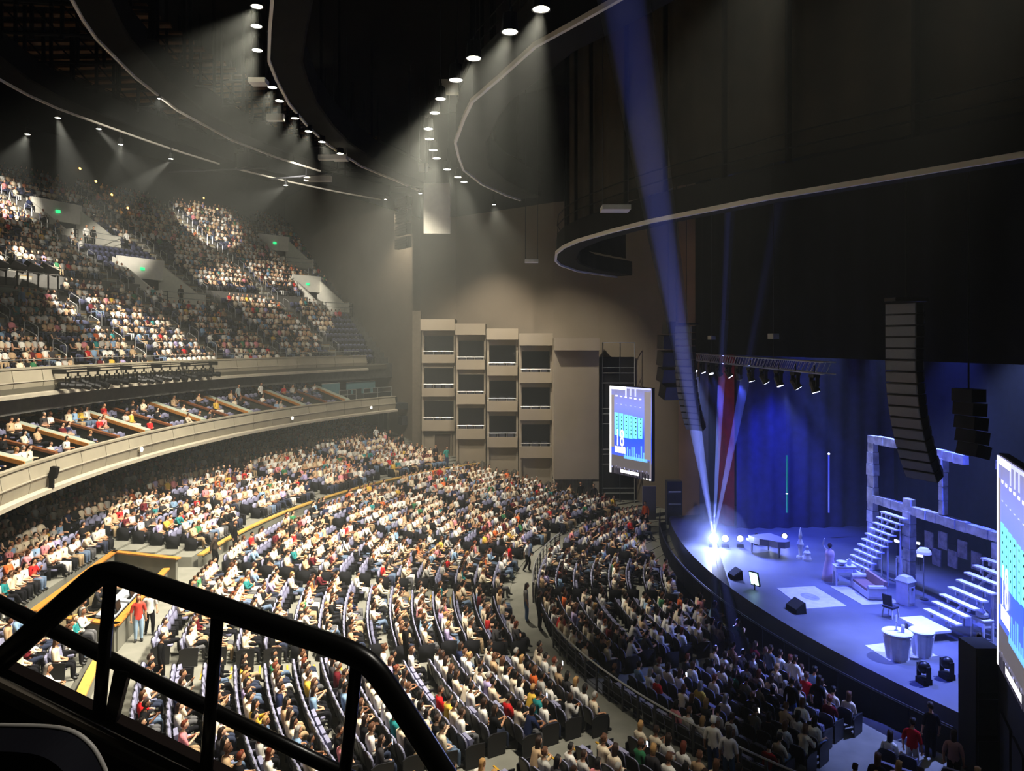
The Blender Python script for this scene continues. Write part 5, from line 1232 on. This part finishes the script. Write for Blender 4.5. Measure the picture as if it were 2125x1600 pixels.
# long-dressed mannequin figure, small sculptures, floor lamps
p = onstage(1722, 1203); r = thing('dress_form', p, D(20), 'pale long gown on a dress form beside the console table', 'dress form')
m = MB(); m.lathe([(.42, 0), (.36, .3), (.28, .8), (.2, 1.05), (.24, 1.3), (.2, 1.5), (.07, 1.58), (.06, 1.66)], n=16); m.build('gown', mat('gown_blush', (216, 190, 200), .9, var=.1), r, smooth=True)
m = MB(); m.sphere((0, 0, 1.78), (.1, .12, .14), 10, 8); m.build('head', mat('form_dark', (60, 50, 56), .8), r, smooth=True)
m = MB(); m.tube([(.2, 0, 1.45), (.34, .1, 1.75), (.25, .1, 2.1)], [.06, .05, .03], 6); m.build('raised_sleeve', M_PROP, r)
for i, (px, py) in enumerate([(1661, 1158), (1675, 1163)]):
    p = onstage(px, py); r = thing('sculpture', p, 0, ['slim pale standing sculpture on a dark base upstage of the rugs', 'low pale seated sculpture beside the slim one'][i], 'sculpture')
    m = MB(); m.lathe([(.22, 0), (.22, .12), (.1, .14), (.12, .5), (.2, .8), (.08, 1.1), (.1, 1.3), (.02, 1.75)] if i == 0 else [(.25, 0), (.25, .1), (.18, .3), (.2, .45), (.06, .6), (.09, .75), (.02, .85)], n=8); m.build('figure', M_PROP, r)
def floor_lamp(px, py, h_, label, lit=True):
    p = onstage(px, py); r = thing('floor_lamp', p, 0, label, 'lamp')
    m = MB(); m.lathe([(.2, 0), (.2, .04), (.03, .06)], n=10); m.build('base', M_DKGREY, r); m = MB(); m.tube([(0, 0, .05), (0, 0, h_)], .025, 6); m.build('pole', M_STEEL, r)
    m = MB(); m.lathe([(.34, h_), (.32, h_+.12), (.2, h_+.26), (.05, h_+.3)], n=12); m.build('shade', mat('lamp_shade_pale', (230, 230, 240), .6, emit=(150, 160, 235), estr=.5), r)
floor_lamp(1917, 1244, 2.2, 'tall floor lamp with round pale shade between the two stairs')
# blurred pale backdrop shape and little wall lights on the set
for i, (px, py, z) in enumerate([(1861, 1123, 2.6), (1903, 1127, 2.4), (1909, 1153, 2.0)]):
    p = PZ(px, py, z); r = thing('set_light', p, 0, 'small lit practical light fixed to the set frame wall', 'lamp', 'small practical lights on the set'); m = MB(); m.box((0, 0, 0), (.28, .1, .12), rz=.5*i); m.build('glass', mat('practical_glass', (235, 238, 255), .4, emit=(220, 226, 255), estr=3), r); m = MB(); m.tube([(0, -.06, .03), (0, -.06, 1.2-z)], .02, 5); m.build('stand', M_BLK2, r)
# monitors and round moving lights along the stage edge
def wedge(px, py, label, w_=.75):
    p = onstage(px, py); r = thing('stage_monitor', p, D(0), label, 'speaker'); m = MB(); m.rings([[(-w_/2, -.25, 0), (-w_/2, .25, 0), (-w_/2, .25, .18), (-w_/2, -.2, .5)], [(w_/2, -.25, 0), (w_/2, .25, 0), (w_/2, .25, .18), (w_/2, -.2, .5)]]); m.build('cabinet', M_BLACK, r); m = MB(); m.hull([(-w_*.42, -.21, .47), (w_*.42, -.21, .47), (w_*.42, .22, .20), (-w_*.42, .22, .20)], [(-w_*.42, -.18, .5), (w_*.42, -.18, .5), (w_*.42, .25, .22), (-w_*.42, .25, .22)]); m.build('grille', M_DKGREY, r)
wedge(1526, 1200, 'black wedge monitor at the far end of the stage edge'); wedge(1652, 1268, 'black wedge monitor beside the front rug', .9)
for i, (px, py) in enumerate([(1917, 1418), (1965, 1408), (2012, 1404)]):
    p = onstage(px, py); r = thing('edge_light', p, 0, 'round black moving light standing on the stage front edge, '+['nearest the audience', 'middle of three', 'nearest the black tower'][i], 'stage light'); m = MB(); m.box((0, 0, .1), (.42, .36, .2)); m.build('base', M_BLACK, r); m = MB(); m.box((-.24, 0, .42), (.06, .16, .5)); m.box((.24, 0, .42), (.06, .16, .5)); m.build('yoke', M_BLACK, r); m = MB(); m.sphere((0, 0, .58), (.2, .24, .22), 10, 8); m.build('lamp_head', M_BLK2, r, smooth=True)
p = onstage(1566, 1224); r = thing('prompter', p, D(30), 'small upright lit prompter display at the stage edge', 'display'); m = MB(); m.box((0, 0, .55), (.5, .08, .75), rx=-.3); m.build('case', M_BLACK, r); m = MB(); m.box((0, .06, .56), (.42, .02, .65), rx=-.3); m.build('display', mat('prompter_green', (190, 255, 225), .4, emit=(190, 255, 225), estr=2.5), r); m = MB(); m.tube([(0, 0, 0), (0, 0, .3)], .03, 6); m.build('stand', M_BLACK, r)
# black crowd barrier in front of the stage
br = thing('crowd_barrier', (0, 2.0, 0), label='low black crowd barrier curving along the stage front', cat='barrier')
pts = [Vector((u, 1.75-abs(u)**2*.012, 0)) for u in np.linspace(19, -12.3, 22)]
for a_, b_ in zip(pts[:-1], pts[1:]):
    e_ = b_-a_; m = MB(); c = (a_+b_)/2; m.box((c.x, c.y, .5), (e_.length-.04, .06, 1.0), rz=math.atan2(e_.y, e_.x)); m.build('barrier_panel', M_BLACK, br, world=True)
m = MB(); m.tube([p_+Vector((0, 0, 1.05)) for p_ in pts], .03, 6); m.build('top_rail', M_DKGREY, br, world=True)
# ================================================================== CURVED RAIL along the lower cross aisle
def arc_rail(R, a0, a1, z, label, n, rails=(1.0, .72, .46, .2), cap=M_STEEL):
    r = thing('curved_rail', polar(CO, R, D((a0+a1)/2), z), label=label, cat='rail')
    for k, h in enumerate(rails):
        m = MB(); m.tube([polar(CO, R, D(a0+(a1-a0)*i/n), z+h) for i in range(n+1)], .035 if k == 0 else .018, 6); m.build('top_rail' if k == 0 else 'mid_rail', cap if k == 0 else M_DKGREY, r, world=True)
    for i in range(0, n+1, 2):
        p = polar(CO, R, D(a0+(a1-a0)*i/n), z); m = MB(); m.box((p.x, p.y, z+.5), (.09, .05, 1.0), rz=-D(a0+(a1-a0)*i/n)); m.build('post', M_DKGREY, r, world=True)
arc_rail(23.85, -38, -3.5, .5, 'long curved steel rail between lower aisle and front rows', 34)
arc_rail(23.85, 10, 34, .5, 'shorter curved steel rail at the far end of the lower aisle', 22)

# ================================================================== SUITES on the lower balcony
for k, a in enumerate(PART_ANG):
    sage = k % 2 == 1
    r = thing('suite_partition', polar(CB, 59.4, a, 7.4), label='sloping suite partition with a wide sage top and wooden edge' if sage else 'sloping low suite partition with a narrow wooden cap', cat='partition', group='sage topped suite partitions' if sage else 'wooden capped suite partitions')
    f0, f1 = polar(CB, 59.35, a), polar(CB, 67.2, a); sd = Vector((math.cos(a), -math.sin(a), 0)); zb = 10.62 if sage else 10.4
    def q(p, z0, z1, s0, s1): return [p+sd*s0+Vector((0, 0, z0)), p+sd*s1+Vector((0, 0, z0)), p+sd*s1+Vector((0, 0, z1)), p+sd*s0+Vector((0, 0, z1))]
    m = MB(); m.hull(q(f0, 7.3, 8.22, -.08, .08), q(f1, 9.0, zb-.1, -.08, .08)); m.build('panel', mat('partition_dark', (66, 66, 58), .85), r, world=True)
    if sage:
        m = MB(); m.hull(q(f0, 8.2, 8.3, -.1, .52), q(f1, zb-.1, zb, -.1, .52)); m.build('sage_top', M_PART, r, world=True)
        m = MB(); m.hull(q(f0, 8.12, 8.31, -.19, -.1), q(f1, zb-.18, zb+.01, -.19, -.1)); m.build('wooden_edge', M_WOOD, r, world=True)
    else:
        m = MB(); m.hull(q(f0, 8.2, 8.32, -.14, .14), q(f1, zb-.1, zb+.02, -.14, .14)); m.build('wooden_cap', M_WOODD, r, world=True)
# far end of the lower balcony: glazed parapets, dark consoles, rails, orange recess
aE = PART_ANG[-1]
M_TEALG = mat('teal_panel', (120, 166, 172), .3, var=.05)
for k, (d0, d1, R_, z_) in enumerate([(.85, 3.2, 63.0, 8.8), (4.3, 8.2, 63.2, 8.8)]):
    a0, a1 = aE+d0/61, aE+d1/61; r = thing('glazed_parapet', polar(CB, R_, (a0+a1)/2, z_-.4), label='teal glazed parapet on the end platform, %s' % ('next to the last partition' if k == 0 else 'next to the far wall'), cat='parapet')
    revolve(CB, [(R_, z_-.5), (R_, z_+.75), (R_+.05, z_+.75), (R_+.05, z_-.5)], a0, a1, 4).build('glass_panel', M_TEALG, r, world=True)
    revolve(CB, [(R_-.03, z_+.75), (R_-.03, z_+.81), (R_+.08, z_+.81), (R_+.08, z_+.75)], a0, a1, 4).build('cap_rail', M_WHITE, r, world=True)
    R2 = 60.9; r = thing('platform_rail', polar(CB, R2, (a0+a1)/2, 7.4), label='steel guard rail over dark panel on the end platform, %s' % ('next to the last partition' if k == 0 else 'next to the far wall'), cat='rail')
    revolve(CB, [(R2, 7.4), (R2, 8.5), (R2+.06, 8.5), (R2+.06, 7.4)], a0, a1, 4).build('dark_panel', mat('platform_dark', (48, 52, 50), .8), r, world=True)
    for h in (8.55, 9.0):
        m = MB(); m.tube([polar(CB, R2, a0+(a1-a0)*i/5, h) for i in range(6)], .035, 6); m.build('rail_tube', M_STEEL, r, world=True)
    for f in (0, .5, 1): m = MB(); p = polar(CB, R2, a0+(a1-a0)*f, 7.4); m.tube([p, p+Vector((0, 0, 1.6))], .03, 6); m.build('rail_post', M_STEEL, r, world=True)
revolve(CB, [(67.2, 9.2), (67.2, 10.75), (67.5, 10.75), (67.5, 9.2)], aE+.6/61, aE+3.4/61, 3).build('wall_orange_recess', mat('orange_recess', (176, 96, 56), .8, emit=None), kind='structure')
# doorway in the far wall under the lower balcony
p = DOOR; r = thing('door_1', (p.x, p.y, floor_z(p.x, p.y)), math.atan2(P2.y-P1.y, P2.x-P1.x)+PI, kind='structure')
m = MB(); m.box((0, 0, 1.15), (1.9, .12, 2.3)); d_ = m.build('door_leaf', mat('door_sage', (120, 124, 104), .7), r); m = MB(); m.box((0, -.08, 1.15), (.09, .05, 2.3)); m.box((0, -.08, 2.35), (2.1, .08, .12)); m.box((-1.0, -.08, 1.15), (.1, .08, 2.4)); m.box((1.0, -.08, 1.15), (.1, .08, 2.4)); m.build('door_frame', mat('door_frame_pale', (150, 150, 128), .7), r)
m = MB(); m.box((0, -.12, 2.62), (.35, .08, .2)); m.build('exit_sign', mat('exit_sign_off', (130, 150, 120), .6), r)
p = PT(836, 872, wall_t(836)-.85); r = thing('wall_speaker', p, math.atan2(P2.y-P1.y, P2.x-P1.x)+PI, 'dark box speaker fixed to the far wall under the lower balcony', 'speaker'); m = MB(); m.box((0, 0, 0), (.8, .6, .9)); m.build('cabinet', M_DKGREY, r); m = MB(); m.box((0, -.32, 0), (.7, .05, .8)); m.build('grille', M_BLACK, r)
m = MB(); m.box((0, .45, .1), (.1, .5, .1)); m.build('bracket', M_BLACK, r)
# round white fascia lights, small black speaker and the lighting pipe on the upper balcony front
for px, py in ((768, 849), (597, 871), (268, 938)):
    a = math.atan2(*(lambda p: (p.x, p.y-CB))(PZ(px, py, 7.2))); p = polar(CB, 58.9, a, 7.35); r = thing('fascia_light', p, -a, 'small round white light set on the lower balcony front', 'lamp', 'round lights on the lower balcony front')
    m = MB(); m.tube([(0, .08, 0), (0, -.08, 0)], .14, 10); m.build('lens', mat('fascia_lens', (250, 246, 235), .4, emit=(255, 250, 240), estr=1.5), r); m = MB(); m.tube([(0, .1, 0), (0, -.04, 0)], .17, 10); m.build('bezel', M_FASC, r)
a = math.atan2(*(lambda p: (p.x, p.y-CB))(PZ(99, 985, 7.5))); r = thing('fascia_speaker', polar(CB, 58.75, a, 7.35), -a, 'small black speaker clamped to the lower balcony front', 'speaker'); m = MB(); m.box((0, 0, .25), (.32, .28, .5), rx=.2); m.build('cabinet', M_BLACK, r); m = MB(); m.box((0, .1, -.2), (.12, .2, .5)); m.build('bracket', M_BLACK, r)
angs = [math.atan2(*(lambda p: (p.x, p.y-CB))(PZ(px, 800-.06*px, 11.2))) for px in (12, 432)]
RP = 61.75
r = thing('balcony_lighting_pipe', polar(CB, RP, sum(angs)/2, 11.4), label='black lighting pipe on brackets along the upper balcony front', cat='pipe')
for zz_ in (12.02, 11.86): m = MB(); m.tube([polar(CB, RP, angs[0]+(angs[1]-angs[0])*i/30, zz_) for i in range(31)], .045, 6); m.build('pipe', M_BLK2, r, world=True)
for i in range(6): a_ = angs[0]+(angs[1]-angs[0])*i/5; p = polar(CB, RP, a_, 11.0); m = MB(); m.box((p.x+.25*math.sin(a_), p.y+.25*math.cos(a_), 11.94), (.1, .75, .26), rz=-a_); m.build('bracket', M_BLK2, r, world=True)
el = MB(); el.lathe([(.1, .3), (.13, .25), (.13, .02), (.09, -.02), (.09, -.2), (.12, -.22), (.12, -.42), (.02, -.4)], n=10); el.v = [tuple(1.55*c for c in v_) for v_ in el.v]; el_me = el.mesh('barrel')
ey = MB(); ey.box((-.16, 0, .12), (.03, .05, .4)); ey.box((.16, 0, .12), (.03, .05, .4)); ey.box((0, 0, .33), (.35, .05, .03)); ey.box((0, 0, .42), (.06, .06, .16)); ey.v = [tuple(1.4*c for c in v_) for v_ in ey.v]; ey_me = ey.mesh('yoke')
random.seed(21)
for i in range(17):
    a = angs[0]+(angs[1]-angs[0])*(i+.4)/17; p = polar(CB, RP, a, 11.17); r = thing('profile_spotlight', p, -a, 'black profile spotlight clamped to the upper balcony pipe', 'stage light', 'profile spotlights on the upper balcony front')
    b_ = link('barrel', el_me, M_BLK2, r); b_.rotation_euler = (D(-75+random.uniform(-14, 10)), 0, D(random.choice((25, 38, -28, 44, 8)))); link('yoke', ey_me, M_BLK2, r)

# ================================================================== VOMITORIES and stair rails of the upper balcony
VL = ['highest, below the dark back rows', 'with a standing usher at its mouth', 'high up by the far wall', 'lowest, by the far wall', 'behind the follow spot platform']
for i, ((px, py, hw), p) in enumerate(zip(VOMS, VOMP)):
    a = math.atan2(p.x, p.y-CB); R = math.hypot(p.x, p.y-CB); z0 = SEC['upper'][4]+(R-SEC['upper'][1])/.9*.56-.1
    r = thing('vomitory', (p.x, p.y, z0), -a, 'white-walled balcony entrance with sloping side walls, '+VL[i], 'entrance')   # local +y runs back up the rake
    if i == 4:
        m = MB(); m.box((0, .6, .55), (hw*2+2, .2, 1.3)); m.build('front_wall', mat('vom_sage', (150, 156, 146), .8), r); continue
    up_ = .62
    for s in (-1, 1):
        m = MB(); x0, x1 = s*hw, s*(hw-.2)
        m.hull([(x0, -.6, -.4), (x0, 5.2, -.4), (x0, 5.2, 5.2*up_+1.0), (x0, .3, 1.05), (x0, -.6, 1.05)], [(x1, -.6, -.4), (x1, 5.2, -.4), (x1, 5.2, 5.2*up_+1.0), (x1, .3, 1.05), (x1, -.6, 1.05)]); m.build('side_wall', M_WHITE, r)
    m = MB(); m.box((0, 4.6, 3.35), (hw*2, .25, 1.9)); m.build('header_wall', M_WHITE, r)
    m = MB(); m.box((0, 5.1, 1.0), (hw*2-.4, .15, 2.9)); m.build('tunnel_shade_panel', M_DARK, r)  # near-black panel standing for the shade inside the tunnel
    m = MB(); m.box((0, 4.42, 3.3), (.42, .1, .26)); m.build('exit_sign', M_EXIT, r)
    m = MB(); m.box((0, 2, -.25), (hw*2, 5.4, .3)); m.build('landing', M_CONC, r)
    for s in (-1, 1):
        for h in (.35, .7, 1.05): m = MB(); m.tube([(s*(hw-.1), -1.2, h-.15), (s*(hw-.1), -.55, h-.05)], .03, 5); m.build('rail_tube', M_BLK2, r)
        m = MB(); m.tube([(s*(hw-.1), -1.2, -.9), (s*(hw-.1), -1.2, .95)], .04, 5); m.build('rail_post', M_BLK2, r)
    for h in (.5, 1.0): m = MB(); m.tube([(-hw+.1, -1.2, h-.1), (hw-.1, -1.2, h-.1)], .03, 5); m.build('rail_tube', M_STEEL, r)
# follow spot platform frames at the left of the upper balcony
p = FSP; a = FSA; r = thing('follow_spot_platform', p, -a, 'dark railed platform with tilted light frames in the upper balcony', 'platform')
m = MB(); m.box((0, 0, .05), (6, 1.2, .1)); m.build('deck', M_CONC, r)
for k in range(4): m = MB(); m.box((-2.2+k*1.5, 0, 1.55), (1.25, .5, .6), rx=.5, ry=.25); m.build('light_frame', M_BLK2, r)
for k in range(4): m = MB(); m.box((-2.2+k*1.5, -.25, 1.62), (1.0, .1, .35), rx=.5, ry=.25); m.build('reflector', M_WHITE, r)
for k in range(7): m = MB(); m.box((-2.8+k*.93, -.3, .6), (.08, .08, 1.2)); m.build('rail_post', M_BLK2, r)
m = MB(); m.tube([(-2.9, -.3, 1.2), (2.9, -.3, 1.2)], .04, 6); m.build('top_rail', M_STEEL, r)
# aisle stairs with yellow nosings and hoop handrails
cv, R0, kk, pp, z0u, dzu = SEC['upper']
hoop = MB(); hoop.tube([(0, -.42, 0), (0, -.42, .78), (0, -.34, .92), (0, -.2, 1.0), (0, .3, 1.28), (0, .42, 1.2), (0, .45, 1.05), (0, .45, .3)], .028, 6); hoop_me = hoop.mesh('handrail')
stp = MB(); stp.box((0, .22, .14), (1.15, .45, .28)); stp_me = stp.mesh('step'); nos = MB(); nos.box((0, 0, .285), (1.15, .05, .02)); nos_me = nos.mesh('nosing')
for ai in AIS['upper']:
    a = D(ai); root = None
    for i in range(kk-1):
        R = R0+i*pp; p = polar(cv, R, a, z0u+i*dzu)
        if not inside_hall(p.x, p.y, .8): continue
        px, py, t = proj(p)
        if not (-30 < px < 900 and 250 < py < 790): continue
        if in_vom(a, R, .7): continue
        if root is None: root = thing('aisle_stairs', polar(cv, R0, a, z0u), label='steep balcony aisle stairs with yellow step edges', cat='stairs', group='aisle stairs of the upper balcony')
        q = polar(cv, R-.05, a, z0u+i*dzu-dzu*0)
        s_ = link('step', stp_me, M_STEP, root); s_.location = polar(cv, R+pp*.0-.02, a, z0u+i*dzu)-root.location; s_.rotation_euler.z = -a
        n_ = link('nosing', nos_me, M_YEL, s_)
        for sd_ in ([1] if i % 2 == 0 else [-1]) if i > 0 else []:
            h_ = bpy.data.objects.new('hoop_handrail', hoop_me); COL.objects.link(h_); h_.location = polar(cv, R+.1, a+sd_*.66/R, z0u+i*dzu); h_.rotation_euler.z = -a
            if not hoop_me.materials: hoop_me.materials.append(M_STEEL)
            tag(h_, 'pale steel hoop handrail on the upper balcony stairs', 'handrail', 'hoop handrails on the balcony stairs')
# warm step lights glowing on the dark upper stairs
for i, p in enumerate(STEPL):
    p = p+Vector((0, 0, 1.3)); r = thing('step_light', p, 0, 'small warm step light glowing on the dark upper stairs', 'lamp', 'warm step lights in the upper balcony')
    m = MB(); m.box((0, -.05, 0), (.32, .1, .16)); m.build('glass', mat('step_glass', (255, 200, 110), .4, emit=(255, 180, 80), estr=9), r); m = MB(); m.box((0, .02, .1), (.4, .2, .04)); m.build('hood', M_BLK2, r); m = MB(); m.tube([(0, .02, -.06), (0, .02, -1.75)], .025, 5); m.build('post', M_BLK2, r)

# ================================================================== SOUND BOOTH
bz = 2.0
bc = [PZ(240, 1297, 3.0), PZ(344, 1183, 3.0), PZ(367, 1164, 3.0), PZ(237, 1144, 3.15), PZ(70, 1266, 3.15), PZ(144, 1284, 3.0)]
ctr = sum((Vector((p.x, p.y, 0)) for p in bc), Vector())/6; ctr.z = bz
r = thing('sound_booth', ctr, label='open mixing booth with low grey walls and oak caps', cat='booth')
pairs = [(0, 1, 3.0), (2, 3, 3.1), (3, 4, 3.1), (5, 0, 3.0)]
for i, j, zt in pairs:
    A0, B0 = bc[i], bc[j]; e_ = B0-A0; e_.z = 0; c = (A0+B0)/2
    m = MB(); m.box((c.x, c.y, (zt+bz)/2), (e_.length, .14, zt-bz), rz=math.atan2(e_.y, e_.x)); m.build('booth_wall', M_CONC, r, world=True)
    m = MB(); m.box((c.x, c.y, zt+.03), (e_.length+.22, .30, .07), rz=math.atan2(e_.y, e_.x)); m.build('oak_cap', M_WOOD, r, world=True)
m = MB(); m.prism([(p.x, p.y) for p in bc], bz-.05, bz+.12); m.build('booth_floor', mat('booth_carpet', (96, 86, 66), .95), r, world=True)
d01 = (bc[1]-bc[0]); d01.z = 0; d01.normalize(); n01 = Vector((-d01.y, d01.x, 0)); 
if n01.dot(ctr-bc[0]) < 0: n01 = -n01
for k in range(3):
    p = bc[0]+d01*(1.75+k*1.72)+n01*.68; p.z = bz+.12; o = thing('mixing_console', p, math.atan2(d01.y, d01.x), ['long mixing console nearest the booth corner', 'middle mixing console in the booth', 'mixing console at the far end of the booth'][k], 'console')
    m = MB(); m.box((0, 0, .4), (1.6, .7, .78)); m.build('desk', M_BLK2, o); m = MB(); m.box((0, 0, .86), (1.5, .68, .1), rx=.18); m.build('fader_panel', mat('console_grey', (170, 176, 184), .4, var=.3, scale=14), o)
    m = MB(); m.box((-.3, -.3, 1.12), (.5, .05, .34), rx=-.2); m.build('monitor', M_BLK2, o)

# yellow step edges in the main floor aisles
cvm, R0m, km, pm, zm, dm = SEC['main']
tread = MB(); tread.box((0, 0, .015), (1.0, .06, .03)); tread_me = tread.mesh('step_nosing'); tread_me.materials.append(M_YEL); fl_ = bpy.data.objects['floor_main_rows']
for ai in AIS['main']:
    for i in range(1, km):
        p = polar(cvm, R0m+i*pm-.52, D(ai), zm+i*dm)
        if inside_hall(p.x, p.y, 1.5) and -20 < proj(p)[0] < 2140:
            o = bpy.data.objects.new('step_nosing', tread_me); COL.objects.link(o); o.parent = fl_; o.location = p; o.rotation_euler.z = -D(ai)

# ================================================================== FOREGROUND: dark rail, ledge, seat
M_RAIL = mat('rail_gunmetal', (26, 25, 24), .28, metal=.7)
M_LEDGE = mat('ledge_dark', (36, 30, 28), .7)
def FG(px, py, t): return PT(px, py, t)
r = thing('stair_railing', FG(230, 1400, 1.62), label='dark round-tube stair railing with bent handrail in front', cat='railing')
def smooth_path(pts, n=6):
    P = [Vector(p) for p in pts]; P = [2*P[0]-P[1]]+P+[2*P[-1]-P[-2]]; out = []
    for i in range(1, len(P)-2):
        for k in range(n):
            t = k/n; a, b, c, d = P[i-1], P[i], P[i+1], P[i+2]
            out.append(.5*((2*b)+(c-a)*t+(2*a-5*b+4*c-d)*t*t+(3*b-a-3*c+d)*t**3))
    out.append(P[-2]); return out
hp = [(-120, 1470), (0, 1372), (90, 1292), (190, 1205), (212, 1193), (235, 1189), (262, 1196), (300, 1209), (500, 1276), (690, 1340), (745, 1364), (775, 1388), (800, 1420), (850, 1494), (930, 1618), (990, 1712)]
m = MB(); m.tube(smooth_path([FG(x, y, 1.70) for x, y in hp], 4), .0265, 14); m.build('handrail', M_RAIL, r, world=True, smooth=True)
m = MB(); m.tube([FG(-150, 1170, 1.72), FG(0, 1252, 1.72), FG(300, 1404, 1.72), FG(560, 1532, 1.72), FG(800, 1648, 1.72)], .0165, 12); m.build('mid_rail', M_RAIL, r, world=True, smooth=True)
for (x0, y0, x1, y1) in [(230, 1196, 203, 1512), (452, 1266, 425, 1640), (741, 1366, 706, 1700)]:
    m = MB(); m.tube([FG(x0, y0, 1.70), FG(x1, y1, 1.70)], .0145, 12); m.build('post', M_RAIL, r, world=True, smooth=True)
m = MB(); A1 = [FG(x, y, tt_) for x, y, tt_ in ((236, 1390, 1.70), (266, 1396, 1.70), (236, 1512, 1.70), (212, 1512, 1.70))]; B1 = [p_+FWD*.02 for p_ in A1]; m.hull(A1, B1); m.build('gusset_plate', M_RAIL, r, world=True)
# ledge: sloping kerb and panel below
r = thing('stair_parapet', FG(100, 1520, 1.5), label='dark sloping parapet carrying the stair railing', cat='parapet')
lt = lambda x: 1398+.492*x
A1 = [FG(-200, lt(-200), 1.78), FG(620, lt(620), 1.78), FG(620, lt(620)+22, 1.60), FG(-200, lt(-200)+22, 1.60)]; m = MB(); m.rings([A1, [p_-Vector((0, 0, .035)) for p_ in A1]]); m.build('kerb', mat('kerb_grey', (104, 98, 84), .6), r, world=True)
A1 = [FG(-200, lt(-200)+30, 1.64), FG(620, lt(620)+30, 1.64), FG(620, lt(620)+700, 1.64), FG(-200, lt(-200)+1100, 1.64)]; m = MB(); m.rings([A1, [p_+FWD*.1 for p_ in A1]]); m.build('panel', mat('parapet_brown_black', (24, 17, 15), .8), r, world=True)
m = MB(); m.tube([FG(-200, lt(-200)+20, 1.6), FG(620, lt(620)+20, 1.6)], .012, 8); m.build('kerb_edge', mat('kerb_edge_tan', (80, 72, 60), .5), r, world=True)
# own-row seat back in the corner
r = thing('near_seat', FG(60, 1600, 1.0), label='black seat back with pale piped edge in front of the parapet', cat='seat')
top = [(-220, 1500), (0, 1507), (100, 1510), (150, 1520), (185, 1545), (208, 1580), (222, 1620), (232, 1700)]
P_ = smooth_path([FG(x, y, 1.0) for x, y in top], 4)
m = MB(); bot = [Vector((p_.x, p_.y, 12.55)) for p_ in P_]; vs_ = []; n = len(P_)
for k in range(n): vs_ += [P_[k], bot[k], P_[k]-FWD*.06, bot[k]-FWD*.06]
fs_ = []
for k in range(n-1): a_ = 4*k; b_ = a_+4; fs_ += [(a_, b_, b_+1, a_+1), (a_+2, a_+3, b_+3, b_+2), (a_, a_+2, b_+2, b_)]
m.add(vs_, fs_); m.build('back_panel', mat('seat_navy_black', (14, 14, 20), .8), r, world=True)
m = MB(); m.tube(P_, .0042, 8); m.build('piping', mat('pale_piping', (150, 146, 140), .5), r, world=True, smooth=True)
# balcony floor under the viewer
m = MB(); c = CAM+FWD*-.6; m.box((c.x-1, c.y, 11.9), (3.6, 8, .2), rz=math.atan2(FWD.y, FWD.x)); m.build('floor_near_balcony', M_LEDGE, kind='structure')

# ================================================================== STANDING PEOPLE
for md, p, shirt, trou, label, op in STD:
    op = dict(op); d = (Vector(op.pop('face'))-p) if 'face' in op else Vector((-p.x, -p.y-3, 0))
    person(p, math.atan2(d.y, d.x)+PI/2, op.get('pose', 'stand_idle'), shirt, trou, op.get('hair', (40, 28, 22)), op.get('style', 'short'), 1, op.get('longs', 0), label)
for k, (f, n_) in enumerate(((1.75, 1.95), (3.5, 1.95), (5.2, 1.95))):
    p = bc[0]+d01*f+n01*n_; rr_ = person((p.x, p.y, bz+.12), math.atan2(-n01.y, -n01.x)+PI/2, 'sit_lean', [(70, 66, 58), (40, 40, 44), (150, 140, 120)][k], K, (40, 28, 20), 'short', 1, k % 2, ['sound engineer in olive top seated in the booth', 'sound engineer in charcoal top seated in the booth', 'sound engineer in beige top seated in the booth'][k])
    c = thing('office_chair', (p.x, p.y, bz+.12), math.atan2(-n01.y, -n01.x)+PI/2, ['black office chair under the olive-topped engineer', 'black office chair under the charcoal-topped engineer', 'black office chair under the beige-topped engineer'][k], 'chair')
    m = MB(); m.box((0, 0, .40), (.5, .5, .08)); m.build('seat', M_BLACK, c); m = MB(); m.box((0, .27, .75), (.45, .06, .5)); m.build('backrest', M_BLACK, c); m = MB(); m.tube([(0, 0, .38), (0, 0, .06)], .03, 6); m.build('pedestal', M_BLK2, c)
    m = MB()
    for q in range(5): m.tube([(0, 0, .08), (.3*math.cos(q*2*PI/5), .3*math.sin(q*2*PI/5), .04)], .02, 4)
    m.build('star_base', M_BLK2, c)
